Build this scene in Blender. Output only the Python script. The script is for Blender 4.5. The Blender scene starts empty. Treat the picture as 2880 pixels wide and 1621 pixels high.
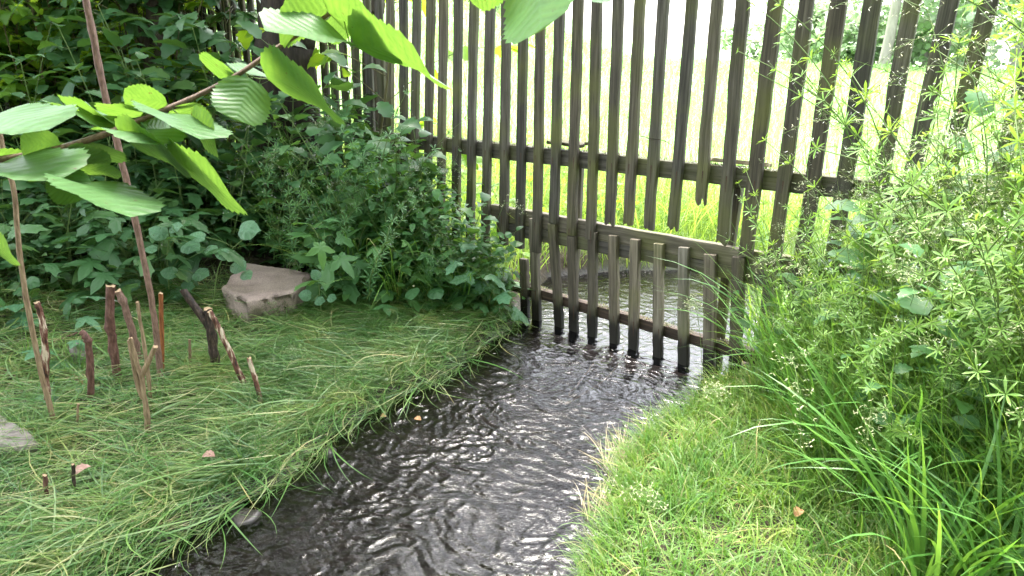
import bpy, math, random
import numpy as np
from mathutils import Matrix, Vector

random.seed(7)
rng = np.random.default_rng(7)
SC = bpy.context.scene
COL = SC.collection
R = math.radians
PI = math.pi

# ------------------------------------------------------------------ camera
PW, PH, FPX = 2880, 1621, 2054.0            # photograph size and focal length in its pixels
PITCH, ROLL, CAMH = R(18.8), R(1.25), 1.6
_fw = np.array([0, math.cos(PITCH), -math.sin(PITCH)])
_r0 = np.array([1.0, 0, 0]); _u0 = np.array([0, math.sin(PITCH), math.cos(PITCH)])
_cr = math.cos(ROLL) * _r0 + math.sin(ROLL) * _u0
_cu = -math.sin(ROLL) * _r0 + math.cos(ROLL) * _u0
CAMO = np.array([0, 0, CAMH])
cd = bpy.data.cameras.new('camera'); cam = bpy.data.objects.new('camera', cd); COL.objects.link(cam)
cd.sensor_width = 36; cd.lens = 36 * FPX / PW; cd.clip_end = 2000; cd.clip_start = 0.02
M = Matrix(((_cr[0], _cu[0], -_fw[0], 0), (_cr[1], _cu[1], -_fw[1], 0), (_cr[2], _cu[2], -_fw[2], CAMH), (0, 0, 0, 1)))
cam.matrix_world = M
cd.dof.use_dof = True; cd.dof.focus_distance = 3.9; cd.dof.aperture_fstop = 14.0
SC.camera = cam

# ------------------------------------------------------------------ light
SUN_EL, SUN_AZ = R(64), R(-6)               # azimuth from +Y towards +X
w = bpy.data.worlds.new('World'); SC.world = w; w.use_nodes = True
nt = w.node_tree; nt.nodes.clear()
sky = nt.nodes.new('ShaderNodeTexSky'); sky.sky_type = 'NISHITA'; sky.sun_disc = False
sky.sun_elevation = SUN_EL; sky.sun_rotation = SUN_AZ; sky.air_density = 1.0; sky.dust_density = 3.0; sky.ozone_density = 1.0
hs = nt.nodes.new('ShaderNodeHueSaturation'); hs.inputs['Saturation'].default_value = 0.36; hs.inputs['Value'].default_value = 1.0
bg = nt.nodes.new('ShaderNodeBackground'); bg.inputs[1].default_value = 0.15
wo = nt.nodes.new('ShaderNodeOutputWorld')
nt.links.new(sky.outputs[0], hs.inputs['Color']); nt.links.new(hs.outputs[0], bg.inputs[0]); nt.links.new(bg.outputs[0], wo.inputs[0])
sd = bpy.data.lights.new('sun', 'SUN'); sun = bpy.data.objects.new('sun', sd); COL.objects.link(sun)
sd.energy = 1.9; sd.angle = R(30); sd.color = (1, 0.95, 0.86)
sdir = Vector((math.sin(SUN_AZ) * math.cos(SUN_EL), math.cos(SUN_AZ) * math.cos(SUN_EL), math.sin(SUN_EL)))
sun.rotation_euler = sdir.to_track_quat('Z', 'Y').to_euler()
vs = SC.view_settings; vs.view_transform = 'Standard'; vs.look = 'None'; vs.gamma = 1.0; vs.use_curve_mapping = False
vs.exposure = 3.45
SC.render.engine = 'CYCLES'
cy = SC.cycles; cy.max_bounces = 8; cy.diffuse_bounces = 4; cy.glossy_bounces = 3; cy.transmission_bounces = 6; cy.transparent_max_bounces = 8
cy.use_denoising = True; cy.sample_clamp_indirect = 8

# ------------------------------------------------------------------ helpers
def ray(x, y):
    return _fw + _cr * ((x - PW / 2) / FPX) - _cu * ((y - PH / 2) / FPX)
def at_depth(x, y, d):                       # d metres along the optical axis
    return CAMO + ray(x, y) * d
def at_z(x, y, z):
    d = ray(x, y); return CAMO + d * ((z - CAMH) / d[2])
def at_y(x, y, Y):
    d = ray(x, y); return CAMO + d * (Y / d[1])

def tag(o, label=None, cat=None, group=None, kind=None):
    if label: o['label'] = label
    if cat: o['category'] = cat
    if group: o['group'] = group
    if kind: o['kind'] = kind
    return o
def empty(name, loc=(0, 0, 0), rz=0):
    o = bpy.data.objects.new(name, None); COL.objects.link(o); o.location = loc; o.rotation_euler = (0, 0, rz)
    o.empty_display_size = 0.1
    return o

class Geo:
    """Collects vertices, triangles, uvs and material slots for ONE mesh."""
    def __init__(self):
        self.v = []; self.t = []; self.uv = []; self.m = []; self.n = 0
    def add(self, v, t, uv=None, m=0):
        v = np.asarray(v, float).reshape(-1, 3); t = np.asarray(t, np.int64).reshape(-1, 3)
        self.v.append(v); self.t.append(t + self.n); self.n += len(v)
        self.uv.append(np.zeros((len(v), 2)) if uv is None else np.asarray(uv, float))
        self.m.append(np.full(len(t), m, np.int32) if np.isscalar(m) else np.asarray(m, np.int32))
    def arrays(self):
        return np.concatenate(self.v), np.concatenate(self.t), np.concatenate(self.uv), np.concatenate(self.m)
    def inst(self, tpl, mats, locs):          # many copies of a template: mats (N,3,3), locs (N,3)
        v, t, uv, m = tpl
        N = len(mats)
        V = np.einsum('nij,vj->nvi', mats, v) + np.asarray(locs)[:, None, :]
        T = t[None] + (np.arange(N) * len(v))[:, None, None]
        self.add(V.reshape(-1, 3), T.reshape(-1, 3), np.tile(uv, (N, 1)), np.tile(m, N))

def mesh_of(name, arr, mats, smooth=False):
    v, t, uv, m = arr
    me = bpy.data.meshes.new(name)
    me.vertices.add(len(v)); me.vertices.foreach_set('co', v.astype(np.float32).ravel())
    me.loops.add(len(t) * 3); me.loops.foreach_set('vertex_index', t.astype(np.int32).ravel())
    me.polygons.add(len(t)); me.polygons.foreach_set('loop_start', np.arange(0, len(t) * 3, 3, dtype=np.int32))
    me.polygons.foreach_set('material_index', m.astype(np.int32))
    if smooth: me.polygons.foreach_set('use_smooth', np.ones(len(t), bool))
    ul = me.uv_layers.new(name='UVMap'); ul.data.foreach_set('uv', uv[t.ravel()].astype(np.float32).ravel())
    for mt in (mats if isinstance(mats, (list, tuple)) else [mats]): me.materials.append(mt)
    me.update(calc_edges=True); me.validate()
    return me
def obj(name, geo, mats, parent=None, smooth=False, loc=None):
    arr = geo.arrays() if isinstance(geo, Geo) else geo
    o = bpy.data.objects.new(name, mesh_of(name, arr, mats, smooth)); COL.objects.link(o)
    if parent: o.parent = parent
    if loc is not None: o.location = loc
    return o

def frames(dirs, ups, scale=1.0):            # matrices with y along dirs and z near ups
    d = np.asarray(dirs, float); d = d / np.linalg.norm(d, axis=-1, keepdims=True)
    u = np.broadcast_to(np.asarray(ups, float), d.shape)
    x = np.cross(d, u); nx = np.linalg.norm(x, axis=-1, keepdims=True)
    x = np.where(nx > 1e-6, x / np.maximum(nx, 1e-6), np.array([1.0, 0, 0])); z = np.cross(x, d)
    m = np.stack([x, d, z], axis=-1)
    return m * np.asarray(scale, float).reshape(-1, 1, 1) if not np.isscalar(scale) else m * scale

def _h(ix, iy, s):
    n = (ix * 374761393 + iy * 668265263 + s * 974634777) & 0xffffffff
    n = ((n ^ (n >> 13)) * 1274126177) & 0xffffffff
    return ((n ^ (n >> 16)) & 0xffff) / 65535.0
def noise(x, y, s=0):
    x = np.asarray(x, float); y = np.asarray(y, float)
    ix = np.floor(x).astype(np.int64); iy = np.floor(y).astype(np.int64); fx = x - ix; fy = y - iy
    fx = fx * fx * fx * (fx * (fx * 6 - 15) + 10); fy = fy * fy * fy * (fy * (fy * 6 - 15) + 10)
    a = _h(ix, iy, s); b = _h(ix + 1, iy, s); c = _h(ix, iy + 1, s); d = _h(ix + 1, iy + 1, s)
    return (a + (b - a) * fx) * (1 - fy) + (c + (d - c) * fx) * fy
def fbm(x, y, s=0, o=4):
    r = 0; a = 0.5
    for i in range(o):
        r = r + a * noise(x * 2 ** i, y * 2 ** i, s + i); a *= 0.5
    return r
def ss(a, b, x):
    t = np.clip((np.asarray(x, float) - a) / (b - a), 0, 1); return t * t * (3 - 2 * t)

# ------------------------------------------------------------------ materials
def new_mat(name):
    m = bpy.data.materials.new(name); m.use_nodes = True; m.node_tree.nodes.clear(); return m, m.node_tree
def N(nt, t, **k):
    n = nt.nodes.new(t)
    for a, b in k.items():
        if a.startswith('_'): setattr(n, a[1:], b)
        else: n.inputs[a.replace('__', ' ')].default_value = b
    return n
def ramp(nt, fac, stops):
    r = nt.nodes.new('ShaderNodeValToRGB'); e = r.color_ramp.elements
    while len(e) < len(stops): e.new(0.5)
    for i, (p, c) in enumerate(stops): e[i].position = p; e[i].color = (*c, 1)
    nt.links.new(fac, r.inputs[0]); return r.outputs[0]
def lk(nt, a, b): nt.links.new(a, b)
def mathn(nt, op, a, b=None, c=None, clamp=False):
    n = nt.nodes.new('ShaderNodeMath'); n.operation = op; n.use_clamp = clamp
    for i, q in enumerate((a, b, c)):
        if q is None: continue
        if isinstance(q, (int, float)): n.inputs[i].default_value = q
        else: nt.links.new(q, n.inputs[i])
    return n.outputs[0]
def mixc(nt, f, a, b, mode='MIX'):
    n = nt.nodes.new('ShaderNodeMix'); n.data_type = 'RGBA'; n.blend_type = mode
    for s, q in ((n.inputs[0], f), (n.inputs[6], a), (n.inputs[7], b)):
        if isinstance(q, (int, float)): s.default_value = q
        elif isinstance(q, tuple): s.default_value = (*q, 1)
        else: nt.links.new(q, s)
    return n.outputs[2]

def leaf_mat(name, cols, trans, tf=0.35, rough=0.42, spec=0.5, veins=None, objvar=False, patch=None):
    """A thin leaf: gloss and diffuse above, light coming through from behind. cols: ramp over the leaves."""
    m, nt = new_mat(name)
    geo = N(nt, 'ShaderNodeNewGeometry')
    rnd = geo.outputs['Random Per Island']
    if objvar:
        oi = N(nt, 'ShaderNodeObjectInfo'); rnd = mathn(nt, 'FRACT', mathn(nt, 'ADD', mathn(nt, 'MULTIPLY', rnd, 0.6), oi.outputs['Random']))
    n = len(cols)
    c = ramp(nt, rnd, [(i / max(1, n - 1), q) for i, q in enumerate(cols)])
    tc = ramp(nt, rnd, [(i / max(1, len(trans) - 1), q) for i, q in enumerate(trans)])
    p = N(nt, 'ShaderNodeBsdfPrincipled'); p.inputs['Roughness'].default_value = rough; p.inputs['Specular IOR Level'].default_value = spec
    tr = N(nt, 'ShaderNodeBsdfTranslucent')
    if patch:                                 # drier and lusher patches across the sward
        np_ = N(nt, 'ShaderNodeTexNoise', Scale=patch, Detail=4.0); lk(nt, geo.outputs['Position'], np_.inputs['Vector'])
        c = mixc(nt, 1.0, c, ramp(nt, np_.outputs[0], [(0.32, (0.55, 0.68, 0.6)), (0.5, (1.0, 1.0, 1.0)), (0.68, (1.7, 1.3, 1.35))]), 'MULTIPLY')
    if veins:
        uv = N(nt, 'ShaderNodeTexCoord'); sx = N(nt, 'ShaderNodeSeparateXYZ'); lk(nt, uv.outputs['UV'], sx.inputs[0])
        av = mathn(nt, 'ABSOLUTE', mathn(nt, 'SUBTRACT', sx.outputs[1], 0.5))
        ph = mathn(nt, 'MULTIPLY', mathn(nt, 'SUBTRACT', sx.outputs[0], mathn(nt, 'MULTIPLY', av, 0.55)), veins * 2 * PI)
        nd = N(nt, 'ShaderNodeTexNoise', Scale=5.0, Detail=2.0); lk(nt, uv.outputs['UV'], nd.inputs['Vector']); ph = mathn(nt, 'ADD', ph, mathn(nt, 'MULTIPLY', nd.outputs[0], 5.0))
        si = mathn(nt, 'SINE', ph)
        vein = mathn(nt, 'POWER', mathn(nt, 'MULTIPLY_ADD', si, 0.5, 0.5), 5.0)
        mid = mathn(nt, 'SUBTRACT', 1.0, mathn(nt, 'MULTIPLY', av, 34.0), clamp=True)
        vv = mathn(nt, 'MAXIMUM', vein, mid)
        nz = N(nt, 'ShaderNodeTexNoise', Scale=90.0, Detail=2.0); lk(nt, uv.outputs['Object'], nz.inputs['Vector'])
        hgt = mathn(nt, 'ADD', mathn(nt, 'MULTIPLY', si, 0.5), mathn(nt, 'MULTIPLY', nz.outputs[0], 0.35))
        bp = N(nt, 'ShaderNodeBump', Strength=0.28, Distance=0.0015); lk(nt, hgt, bp.inputs['Height'])
        lk(nt, bp.outputs[0], p.inputs['Normal']); lk(nt, bp.outputs[0], tr.inputs['Normal'])
        nb = N(nt, 'ShaderNodeTexNoise', Scale=38.0, Detail=5.0, Roughness=0.7); lk(nt, uv.outputs['Object'], nb.inputs['Vector'])
        mot = ramp(nt, nb.outputs[0], [(0.3, (0.72, 0.78, 0.75)), (0.55, (1.0, 1.0, 1.0)), (0.75, (1.2, 1.12, 1.05))]); c = mixc(nt, 1.0, c, mot, 'MULTIPLY'); tc = mixc(nt, 1.0, tc, mot, 'MULTIPLY')
        vb = N(nt, 'ShaderNodeTexVoronoi', Scale=62.0); lk(nt, uv.outputs['Object'], vb.inputs['Vector'])
        spot = mathn(nt, 'MULTIPLY', mathn(nt, 'MULTIPLY', mathn(nt, 'LESS_THAN', vb.outputs['Distance'], 0.17), mathn(nt, 'GREATER_THAN', nb.outputs[0], 0.55)), 0.75)
        c = mixc(nt, spot, c, (0.09, 0.055, 0.02)); tc = mixc(nt, spot, tc, (0.08, 0.05, 0.015))
        c = mixc(nt, mathn(nt, 'MULTIPLY', vv, 0.35), c, tuple(min(1, q * 2.0 + 0.02) for q in cols[0]))
        tc = mixc(nt, mathn(nt, 'MULTIPLY', vv, 0.45), tc, tuple(q * 0.55 for q in trans[0]))
    lk(nt, c, p.inputs['Base Color']); lk(nt, tc, tr.inputs['Color'])
    mx = N(nt, 'ShaderNodeMixShader'); mx.inputs[0].default_value = tf
    lk(nt, p.outputs[0], mx.inputs[1]); lk(nt, tr.outputs[0], mx.inputs[2])
    out = N(nt, 'ShaderNodeOutputMaterial'); lk(nt, mx.outputs[0], out.inputs[0])
    return m

def solid_mat(name, cols, scale=(8, 8, 8), rough=0.8, bump=0.4, dist=0.004, spec=0.3, detail=5, coord='Object', extra=None):
    m, nt = new_mat(name)
    tc = N(nt, 'ShaderNodeTexCoord'); mp = N(nt, 'ShaderNodeMapping'); mp.inputs['Scale'].default_value = scale
    oi = N(nt, 'ShaderNodeObjectInfo'); va = N(nt, 'ShaderNodeVectorMath', _operation='ADD')
    sc_ = N(nt, 'ShaderNodeVectorMath', _operation='SCALE'); sc_.inputs[0].default_value = (7.3, 3.1, 5.7); lk(nt, oi.outputs['Random'], sc_.inputs['Scale'])
    lk(nt, tc.outputs[coord], va.inputs[0]); lk(nt, sc_.outputs[0], va.inputs[1]); lk(nt, va.outputs[0], mp.inputs['Vector'])
    nz = N(nt, 'ShaderNodeTexNoise', Scale=1.0, Detail=float(detail), Roughness=0.62); lk(nt, mp.outputs[0], nz.inputs['Vector'])
    c = ramp(nt, nz.outputs[0], cols)
    p = N(nt, 'ShaderNodeBsdfPrincipled'); p.inputs['Roughness'].default_value = rough; p.inputs['Specular IOR Level'].default_value = spec
    if extra: c = extra(nt, c, tc, nz, p)
    lk(nt, c, p.inputs['Base Color'])
    bp = N(nt, 'ShaderNodeBump', Strength=bump, Distance=dist); lk(nt, nz.outputs[0], bp.inputs['Height']); lk(nt, bp.outputs[0], p.inputs['Normal'])
    out = N(nt, 'ShaderNodeOutputMaterial'); lk(nt, p.outputs[0], out.inputs[0])
    return m

def wood_extra(along):
    def f(nt, c, tc, nz, p):
        oi = N(nt, 'ShaderNodeObjectInfo')
        # each batten has weathered to its own grey
        c = mixc(nt, 1.0, c, ramp(nt, oi.outputs['Random'], [(0, (0.6, 0.6, 0.62)), (0.35, (1.0, 0.99, 0.97)), (0.7, (0.85, 0.78, 0.68)), (1, (1.4, 1.34, 1.2))]), 'MULTIPLY')
        # green algae in patches
        n2 = N(nt, 'ShaderNodeTexNoise', Scale=3.2, Detail=4.0); va = N(nt, 'ShaderNodeVectorMath', _operation='ADD')
        lk(nt, tc.outputs['Object'], va.inputs[0]); s2 = N(nt, 'ShaderNodeVectorMath', _operation='SCALE'); s2.inputs[0].default_value = (3, 9, 5)
        lk(nt, oi.outputs['Random'], s2.inputs['Scale']); lk(nt, s2.outputs[0], va.inputs[1]); lk(nt, va.outputs[0], n2.inputs['Vector'])
        alg = mathn(nt, 'MULTIPLY', mathn(nt, 'SUBTRACT', n2.outputs[0], 0.46, clamp=True), 4.0, clamp=True)
        c = mixc(nt, mathn(nt, 'MULTIPLY', alg, 0.65), c, (0.12, 0.125, 0.032))
        # fine checks along the grain
        mp = N(nt, 'ShaderNodeMapping'); mp.inputs['Scale'].default_value = (260, 260, 5) if along == 'z' else (5, 260, 260)
        lk(nt, va.outputs[0], mp.inputs['Vector'])
        n3 = N(nt, 'ShaderNodeTexNoise', Scale=1.0, Detail=2.0); lk(nt, mp.outputs[0], n3.inputs['Vector'])
        chk = mathn(nt, 'MULTIPLY', mathn(nt, 'SUBTRACT', n3.outputs[0], 0.6, clamp=True), 7.0, clamp=True)
        c = mixc(nt, mathn(nt, 'MULTIPLY', chk, 0.75), c, (0.02, 0.016, 0.012))
        # soaked black timber just above the water
        g = N(nt, 'ShaderNodeNewGeometry'); sx = N(nt, 'ShaderNodeSeparateXYZ'); lk(nt, g.outputs['Position'], sx.inputs[0])
        lvl = mathn(nt, 'ADD', sx.outputs[2], mathn(nt, 'MULTIPLY', nz.outputs[0], -0.16))
        wet = mathn(nt, 'MULTIPLY', mathn(nt, 'SUBTRACT', 0.10, lvl), 14.0, clamp=True)
        c = mixc(nt, mathn(nt, 'MULTIPLY', wet, 0.93), c, (0.012, 0.011, 0.009))
        lk(nt, mathn(nt, 'MULTIPLY_ADD', wet, -0.5, 0.82), p.inputs['Roughness'])
        return c
    return f
WOODC = [(0.2, (0.027, 0.024, 0.019)), (0.42, (0.061, 0.055, 0.045)), (0.6, (0.106, 0.096, 0.08)), (0.8, (0.19, 0.174, 0.147))]
M_picket = solid_mat('weathered_batten', WOODC, (70, 70, 3.2), 0.82, 0.5, 0.003, extra=wood_extra('z'))
M_picket_pale = solid_mat('pale_batten', [(q, tuple(1.75 * v for v in c)) for q, c in WOODC], (70, 70, 3.2), 0.82, 0.5, 0.003, extra=wood_extra('z'))
M_rail = solid_mat('weathered_rail', WOODC, (3.2, 60, 60), 0.85, 0.5, 0.003, extra=wood_extra('x'))
M_rotten = solid_mat('rotten_rail', [(0.25, (0.012, 0.009, 0.007)), (0.5, (0.04, 0.027, 0.019)), (0.75, (0.10, 0.065, 0.045))], (3.2, 60, 60), 0.8, 0.8, 0.006)
M_pale = solid_mat('bleached_wood', [(0.3, (0.2, 0.16, 0.11)), (0.6, (0.42, 0.36, 0.27))], (4, 70, 70), 0.8, 0.4, 0.003)
M_moss = leaf_mat('moss', [(0.05, 0.07, 0.012), (0.12, 0.13, 0.02), (0.2, 0.17, 0.03)], [(0.2, 0.22, 0.03)], 0.2, 0.8, 0.1)
M_moss_green = leaf_mat('stone_moss', [(0.035, 0.06, 0.015), (0.07, 0.10, 0.025)], [(0.12, 0.16, 0.03)], 0.2, 0.8, 0.1)
M_rust = solid_mat('rusty_nail', [(0.3, (0.03, 0.02, 0.015)), (0.7, (0.09, 0.045, 0.025))], (300, 300, 300), 0.7, 0.2)

def bark_mat(name, cols, scale=(55, 55, 9), bump=0.8, dist=0.004, rough=0.8):
    return solid_mat(name, cols, scale, rough, bump, dist)
M_bark_dark = bark_mat('dark_bark', [(0.3, (0.012, 0.009, 0.007)), (0.6, (0.04, 0.03, 0.022)), (0.8, (0.07, 0.055, 0.04))], (22, 22, 4), 1.0, 0.02)
M_bark_grey = bark_mat('grey_bark', [(0.3, (0.025, 0.02, 0.014)), (0.6, (0.075, 0.06, 0.043)), (0.8, (0.12, 0.10, 0.07))], (30, 30, 6), 1.0, 0.012)
M_bark_hazed = bark_mat('hazed_bark', [(0.3, (0.2, 0.18, 0.15)), (0.7, (0.34, 0.31, 0.27))], (3, 3, 1), 0.6, 0.03)  # flare and haze over the far trunks are put into this lightened bark
M_stick_red = bark_mat('red_brown_bark', [(0.3, (0.05, 0.025, 0.019)), (0.52, (0.12, 0.055, 0.042)), (0.75, (0.21, 0.125, 0.095))], (110, 110, 30), 0.9, 0.003, 0.6)
M_stick_pink = bark_mat('pink_brown_bark', [(0.3, (0.085, 0.05, 0.036)), (0.55, (0.19, 0.11, 0.083)), (0.8, (0.31, 0.21, 0.16))], (130, 130, 36), 0.8, 0.003, 0.6)
M_stick_tan = bark_mat('tan_bark', [(0.3, (0.1, 0.06, 0.035)), (0.55, (0.24, 0.165, 0.10)), (0.8, (0.38, 0.28, 0.18))], (140, 140, 22), 0.5, 0.002, 0.6)
M_stick_dark = bark_mat('wet_dark_bark', [(0.35, (0.010, 0.008, 0.007)), (0.55, (0.045, 0.028, 0.022)), (0.72, (0.11, 0.075, 0.06))], (110, 110, 30), 0.8, 0.003, 0.55)
M_stick_peel = bark_mat('peeling_bark', [(0.38, (0.03, 0.015, 0.012)), (0.47, (0.12, 0.045, 0.03)), (0.53, (0.2, 0.11, 0.08)), (0.6, (0.5, 0.40, 0.3))], (60, 60, 14), 0.7, 0.003, 0.6)
M_stick_orange = bark_mat('orange_bark', [(0.3, (0.09, 0.03, 0.012)), (0.5, (0.25, 0.085, 0.03)), (0.7, (0.36, 0.15, 0.06))], (120, 120, 14), 0.5, 0.002, 0.6)
M_cut = solid_mat('fresh_cut_wood', [(0.3, (0.2, 0.12, 0.065)), (0.7, (0.42, 0.3, 0.18))], (200, 200, 200), 0.7, 0.3, 0.001)
M_twig = bark_mat('hazel_bark', [(0.3, (0.06, 0.035, 0.025)), (0.6, (0.15, 0.095, 0.065)), (0.8, (0.24, 0.17, 0.12))], (200, 200, 60), 0.4, 0.0015, 0.55)

def stone_extra(nt, c, tc, nz, p):
    n2 = N(nt, 'ShaderNodeTexNoise', Scale=230.0, Detail=2.0); lk(nt, tc.outputs['Object'], n2.inputs['Vector'])
    c = mixc(nt, 0.5, c, ramp(nt, n2.outputs[0], [(0.3, (0.1, 0.08, 0.07)), (0.7, (0.42, 0.33, 0.29))]))
    n3 = N(nt, 'ShaderNodeTexNoise', Scale=11.0, Detail=6.0); lk(nt, tc.outputs['Object'], n3.inputs['Vector'])
    g = N(nt, 'ShaderNodeNewGeometry'); sx = N(nt, 'ShaderNodeSeparateXYZ'); lk(nt, g.outputs['Normal'], sx.inputs[0])
    side = mathn(nt, 'SUBTRACT', 1.0, mathn(nt, 'MULTIPLY', sx.outputs[2], 2.0), clamp=True)
    ms = mathn(nt, 'MULTIPLY', mathn(nt, 'MULTIPLY', mathn(nt, 'SUBTRACT', n3.outputs[0], 0.5, clamp=True), 9.0, clamp=True), side)
    return mixc(nt, mathn(nt, 'MULTIPLY', ms, 0.6), c, (0.06, 0.065, 0.025))
M_stone = solid_mat('pinkish_sandstone', [(0.3, (0.18, 0.128, 0.105)), (0.55, (0.30, 0.22, 0.182)), (0.75, (0.41, 0.315, 0.265))], (9, 9, 9), 0.85, 0.6, 0.006, extra=stone_extra)
M_stone_grey = solid_mat('grey_stone', [(0.3, (0.15, 0.125, 0.115)), (0.7, (0.33, 0.28, 0.255))], (12, 12, 12), 0.8, 0.6, 0.006)
M_stone_wet = solid_mat('wet_stone', [(0.3, (0.012, 0.010, 0.009)), (0.7, (0.05, 0.04, 0.036))], (22, 22, 22), 0.4, 0.6, 0.004, 0.5)
M_dead = solid_mat('dead_leaf', [(0.3, (0.28, 0.14, 0.06)), (0.7, (0.5, 0.31, 0.17))], (60, 60, 60), 0.75, 0.4, 0.002)
M_dead_pink = solid_mat('pink_dead_leaf', [(0.3, (0.24, 0.13, 0.10)), (0.7, (0.42, 0.27, 0.22))], (60, 60, 60), 0.75, 0.4, 0.002)

# foliage
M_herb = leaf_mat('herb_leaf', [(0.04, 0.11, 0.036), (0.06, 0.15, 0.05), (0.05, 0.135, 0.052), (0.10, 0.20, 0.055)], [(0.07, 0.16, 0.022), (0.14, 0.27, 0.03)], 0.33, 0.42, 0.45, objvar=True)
M_herb_light = leaf_mat('light_herb_leaf', [(0.06, 0.16, 0.055), (0.085, 0.2, 0.075), (0.10, 0.22, 0.06)], [(0.14, 0.30, 0.03), (0.2, 0.36, 0.04)], 0.36, 0.45, 0.4, objvar=True)
M_lit = leaf_mat('lit_leaf', [(0.10, 0.22, 0.03), (0.15, 0.29, 0.04), (0.08, 0.19, 0.03)], [(0.34, 0.55, 0.025), (0.46, 0.62, 0.04)], 0.55, 0.45, 0.4, objvar=True)  # leaves in the light: their bright backlit look is put into the colour
M_round = leaf_mat('cordate_leaf', [(0.07, 0.17, 0.085), (0.085, 0.2, 0.09)], [(0.13, 0.30, 0.05)], 0.32, 0.45, 0.4, veins=6)
M_hazel = leaf_mat('hazel_leaf', [(0.055, 0.145, 0.04), (0.07, 0.16, 0.05), (0.06, 0.15, 0.035)], [(0.14, 0.28, 0.03), (0.18, 0.31, 0.035)], 0.43, 0.42, 0.5, veins=9)
M_crown = leaf_mat('crown_leaf', [(0.04, 0.10, 0.02), (0.07, 0.15, 0.03), (0.055, 0.12, 0.025)], [(0.14, 0.3, 0.015), (0.2, 0.36, 0.03)], 0.4, 0.5, 0.35)
M_clv = leaf_mat('cleavers_leaf', [(0.12, 0.25, 0.05), (0.18, 0.32, 0.07), (0.14, 0.28, 0.06), (0.23, 0.35, 0.09)], [(0.22, 0.40, 0.04), (0.32, 0.46, 0.06)], 0.38, 0.5, 0.35, objvar=True)
M_gr = leaf_mat('bank_grass', [(0.085, 0.2, 0.035), (0.12, 0.26, 0.045), (0.17, 0.30, 0.06), (0.10, 0.23, 0.05), (0.22, 0.31, 0.085), (0.14, 0.27, 0.05), (0.44, 0.38, 0.19)], [(0.18, 0.38, 0.03), (0.30, 0.46, 0.05)], 0.35, 0.4, 0.4, patch=5.0)
M_gr_tall = leaf_mat('tall_grass', [(0.085, 0.22, 0.05), (0.11, 0.26, 0.06), (0.14, 0.29, 0.065)], [(0.18, 0.40, 0.035), (0.26, 0.46, 0.05)], 0.35, 0.38, 0.5, objvar=True)
M_flop = leaf_mat('matted_grass', [(0.055, 0.145, 0.035), (0.085, 0.195, 0.045), (0.14, 0.245, 0.065), (0.05, 0.13, 0.035), (0.10, 0.215, 0.05), (0.16, 0.24, 0.07), (0.30, 0.29, 0.13)], [(0.14, 0.30, 0.035), (0.26, 0.38, 0.07)], 0.3, 0.38, 0.5, patch=4.5)
M_flop_dry = leaf_mat('dry_matted_grass', [(0.22, 0.27, 0.09), (0.36, 0.34, 0.16), (0.18, 0.25, 0.07), (0.44, 0.39, 0.21)], [(0.34, 0.36, 0.12)], 0.3, 0.45, 0.4)
M_straw = leaf_mat('straw', [(0.42, 0.33, 0.17), (0.6, 0.5, 0.3)], [(0.4, 0.32, 0.15)], 0.25, 0.5, 0.4)
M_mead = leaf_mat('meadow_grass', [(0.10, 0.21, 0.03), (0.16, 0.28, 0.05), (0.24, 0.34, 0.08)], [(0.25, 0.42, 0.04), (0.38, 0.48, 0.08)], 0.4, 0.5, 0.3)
M_mead_far = leaf_mat('meadow_grass_far', [(0.14, 0.28, 0.085), (0.19, 0.33, 0.12), (0.25, 0.36, 0.16)], [(0.22, 0.42, 0.08), (0.3, 0.46, 0.12)], 0.4, 0.5, 0.3)  # paler than the near grass: the meadow's overexposure is put into the colour
M_far = leaf_mat('far_crown', [(0.16, 0.28, 0.10), (0.22, 0.34, 0.14)], [(0.26, 0.42, 0.12)], 0.35, 0.5, 0.3)  # veiling haze over the far trees is put into this light foliage colour
M_stem = solid_mat('green_stem', [(0.3, (0.07, 0.13, 0.03)), (0.7, (0.16, 0.22, 0.07))], (60, 60, 10), 0.6, 0.1)
M_stem_red = solid_mat('reddish_stem', [(0.3, (0.07, 0.06, 0.025)), (0.7, (0.14, 0.12, 0.05))], (60, 60, 10), 0.6, 0.1)
M_seed = leaf_mat('seed_head', [(0.3, 0.33, 0.17), (0.45, 0.44, 0.27), (0.25, 0.3, 0.14)], [(0.4, 0.42, 0.2)], 0.35, 0.6, 0.2)
M_white = leaf_mat('white_petal', [(0.5, 0.55, 0.4)], [(0.6, 0.6, 0.5)], 0.3, 0.6, 0.2)
M_yellow = leaf_mat('yellow_petal', [(0.8, 0.5, 0.02)], [(0.7, 0.45, 0.02)], 0.3, 0.6, 0.2)
M_redbud = leaf_mat('red_flower_head', [(0.3, 0.05, 0.04)], [(0.2, 0.04, 0.03)], 0.15, 0.7, 0.2)
M_pink = leaf_mat('pink_petal', [(0.65, 0.28, 0.6)], [(0.5, 0.2, 0.45)], 0.3, 0.6, 0.2)

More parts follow.
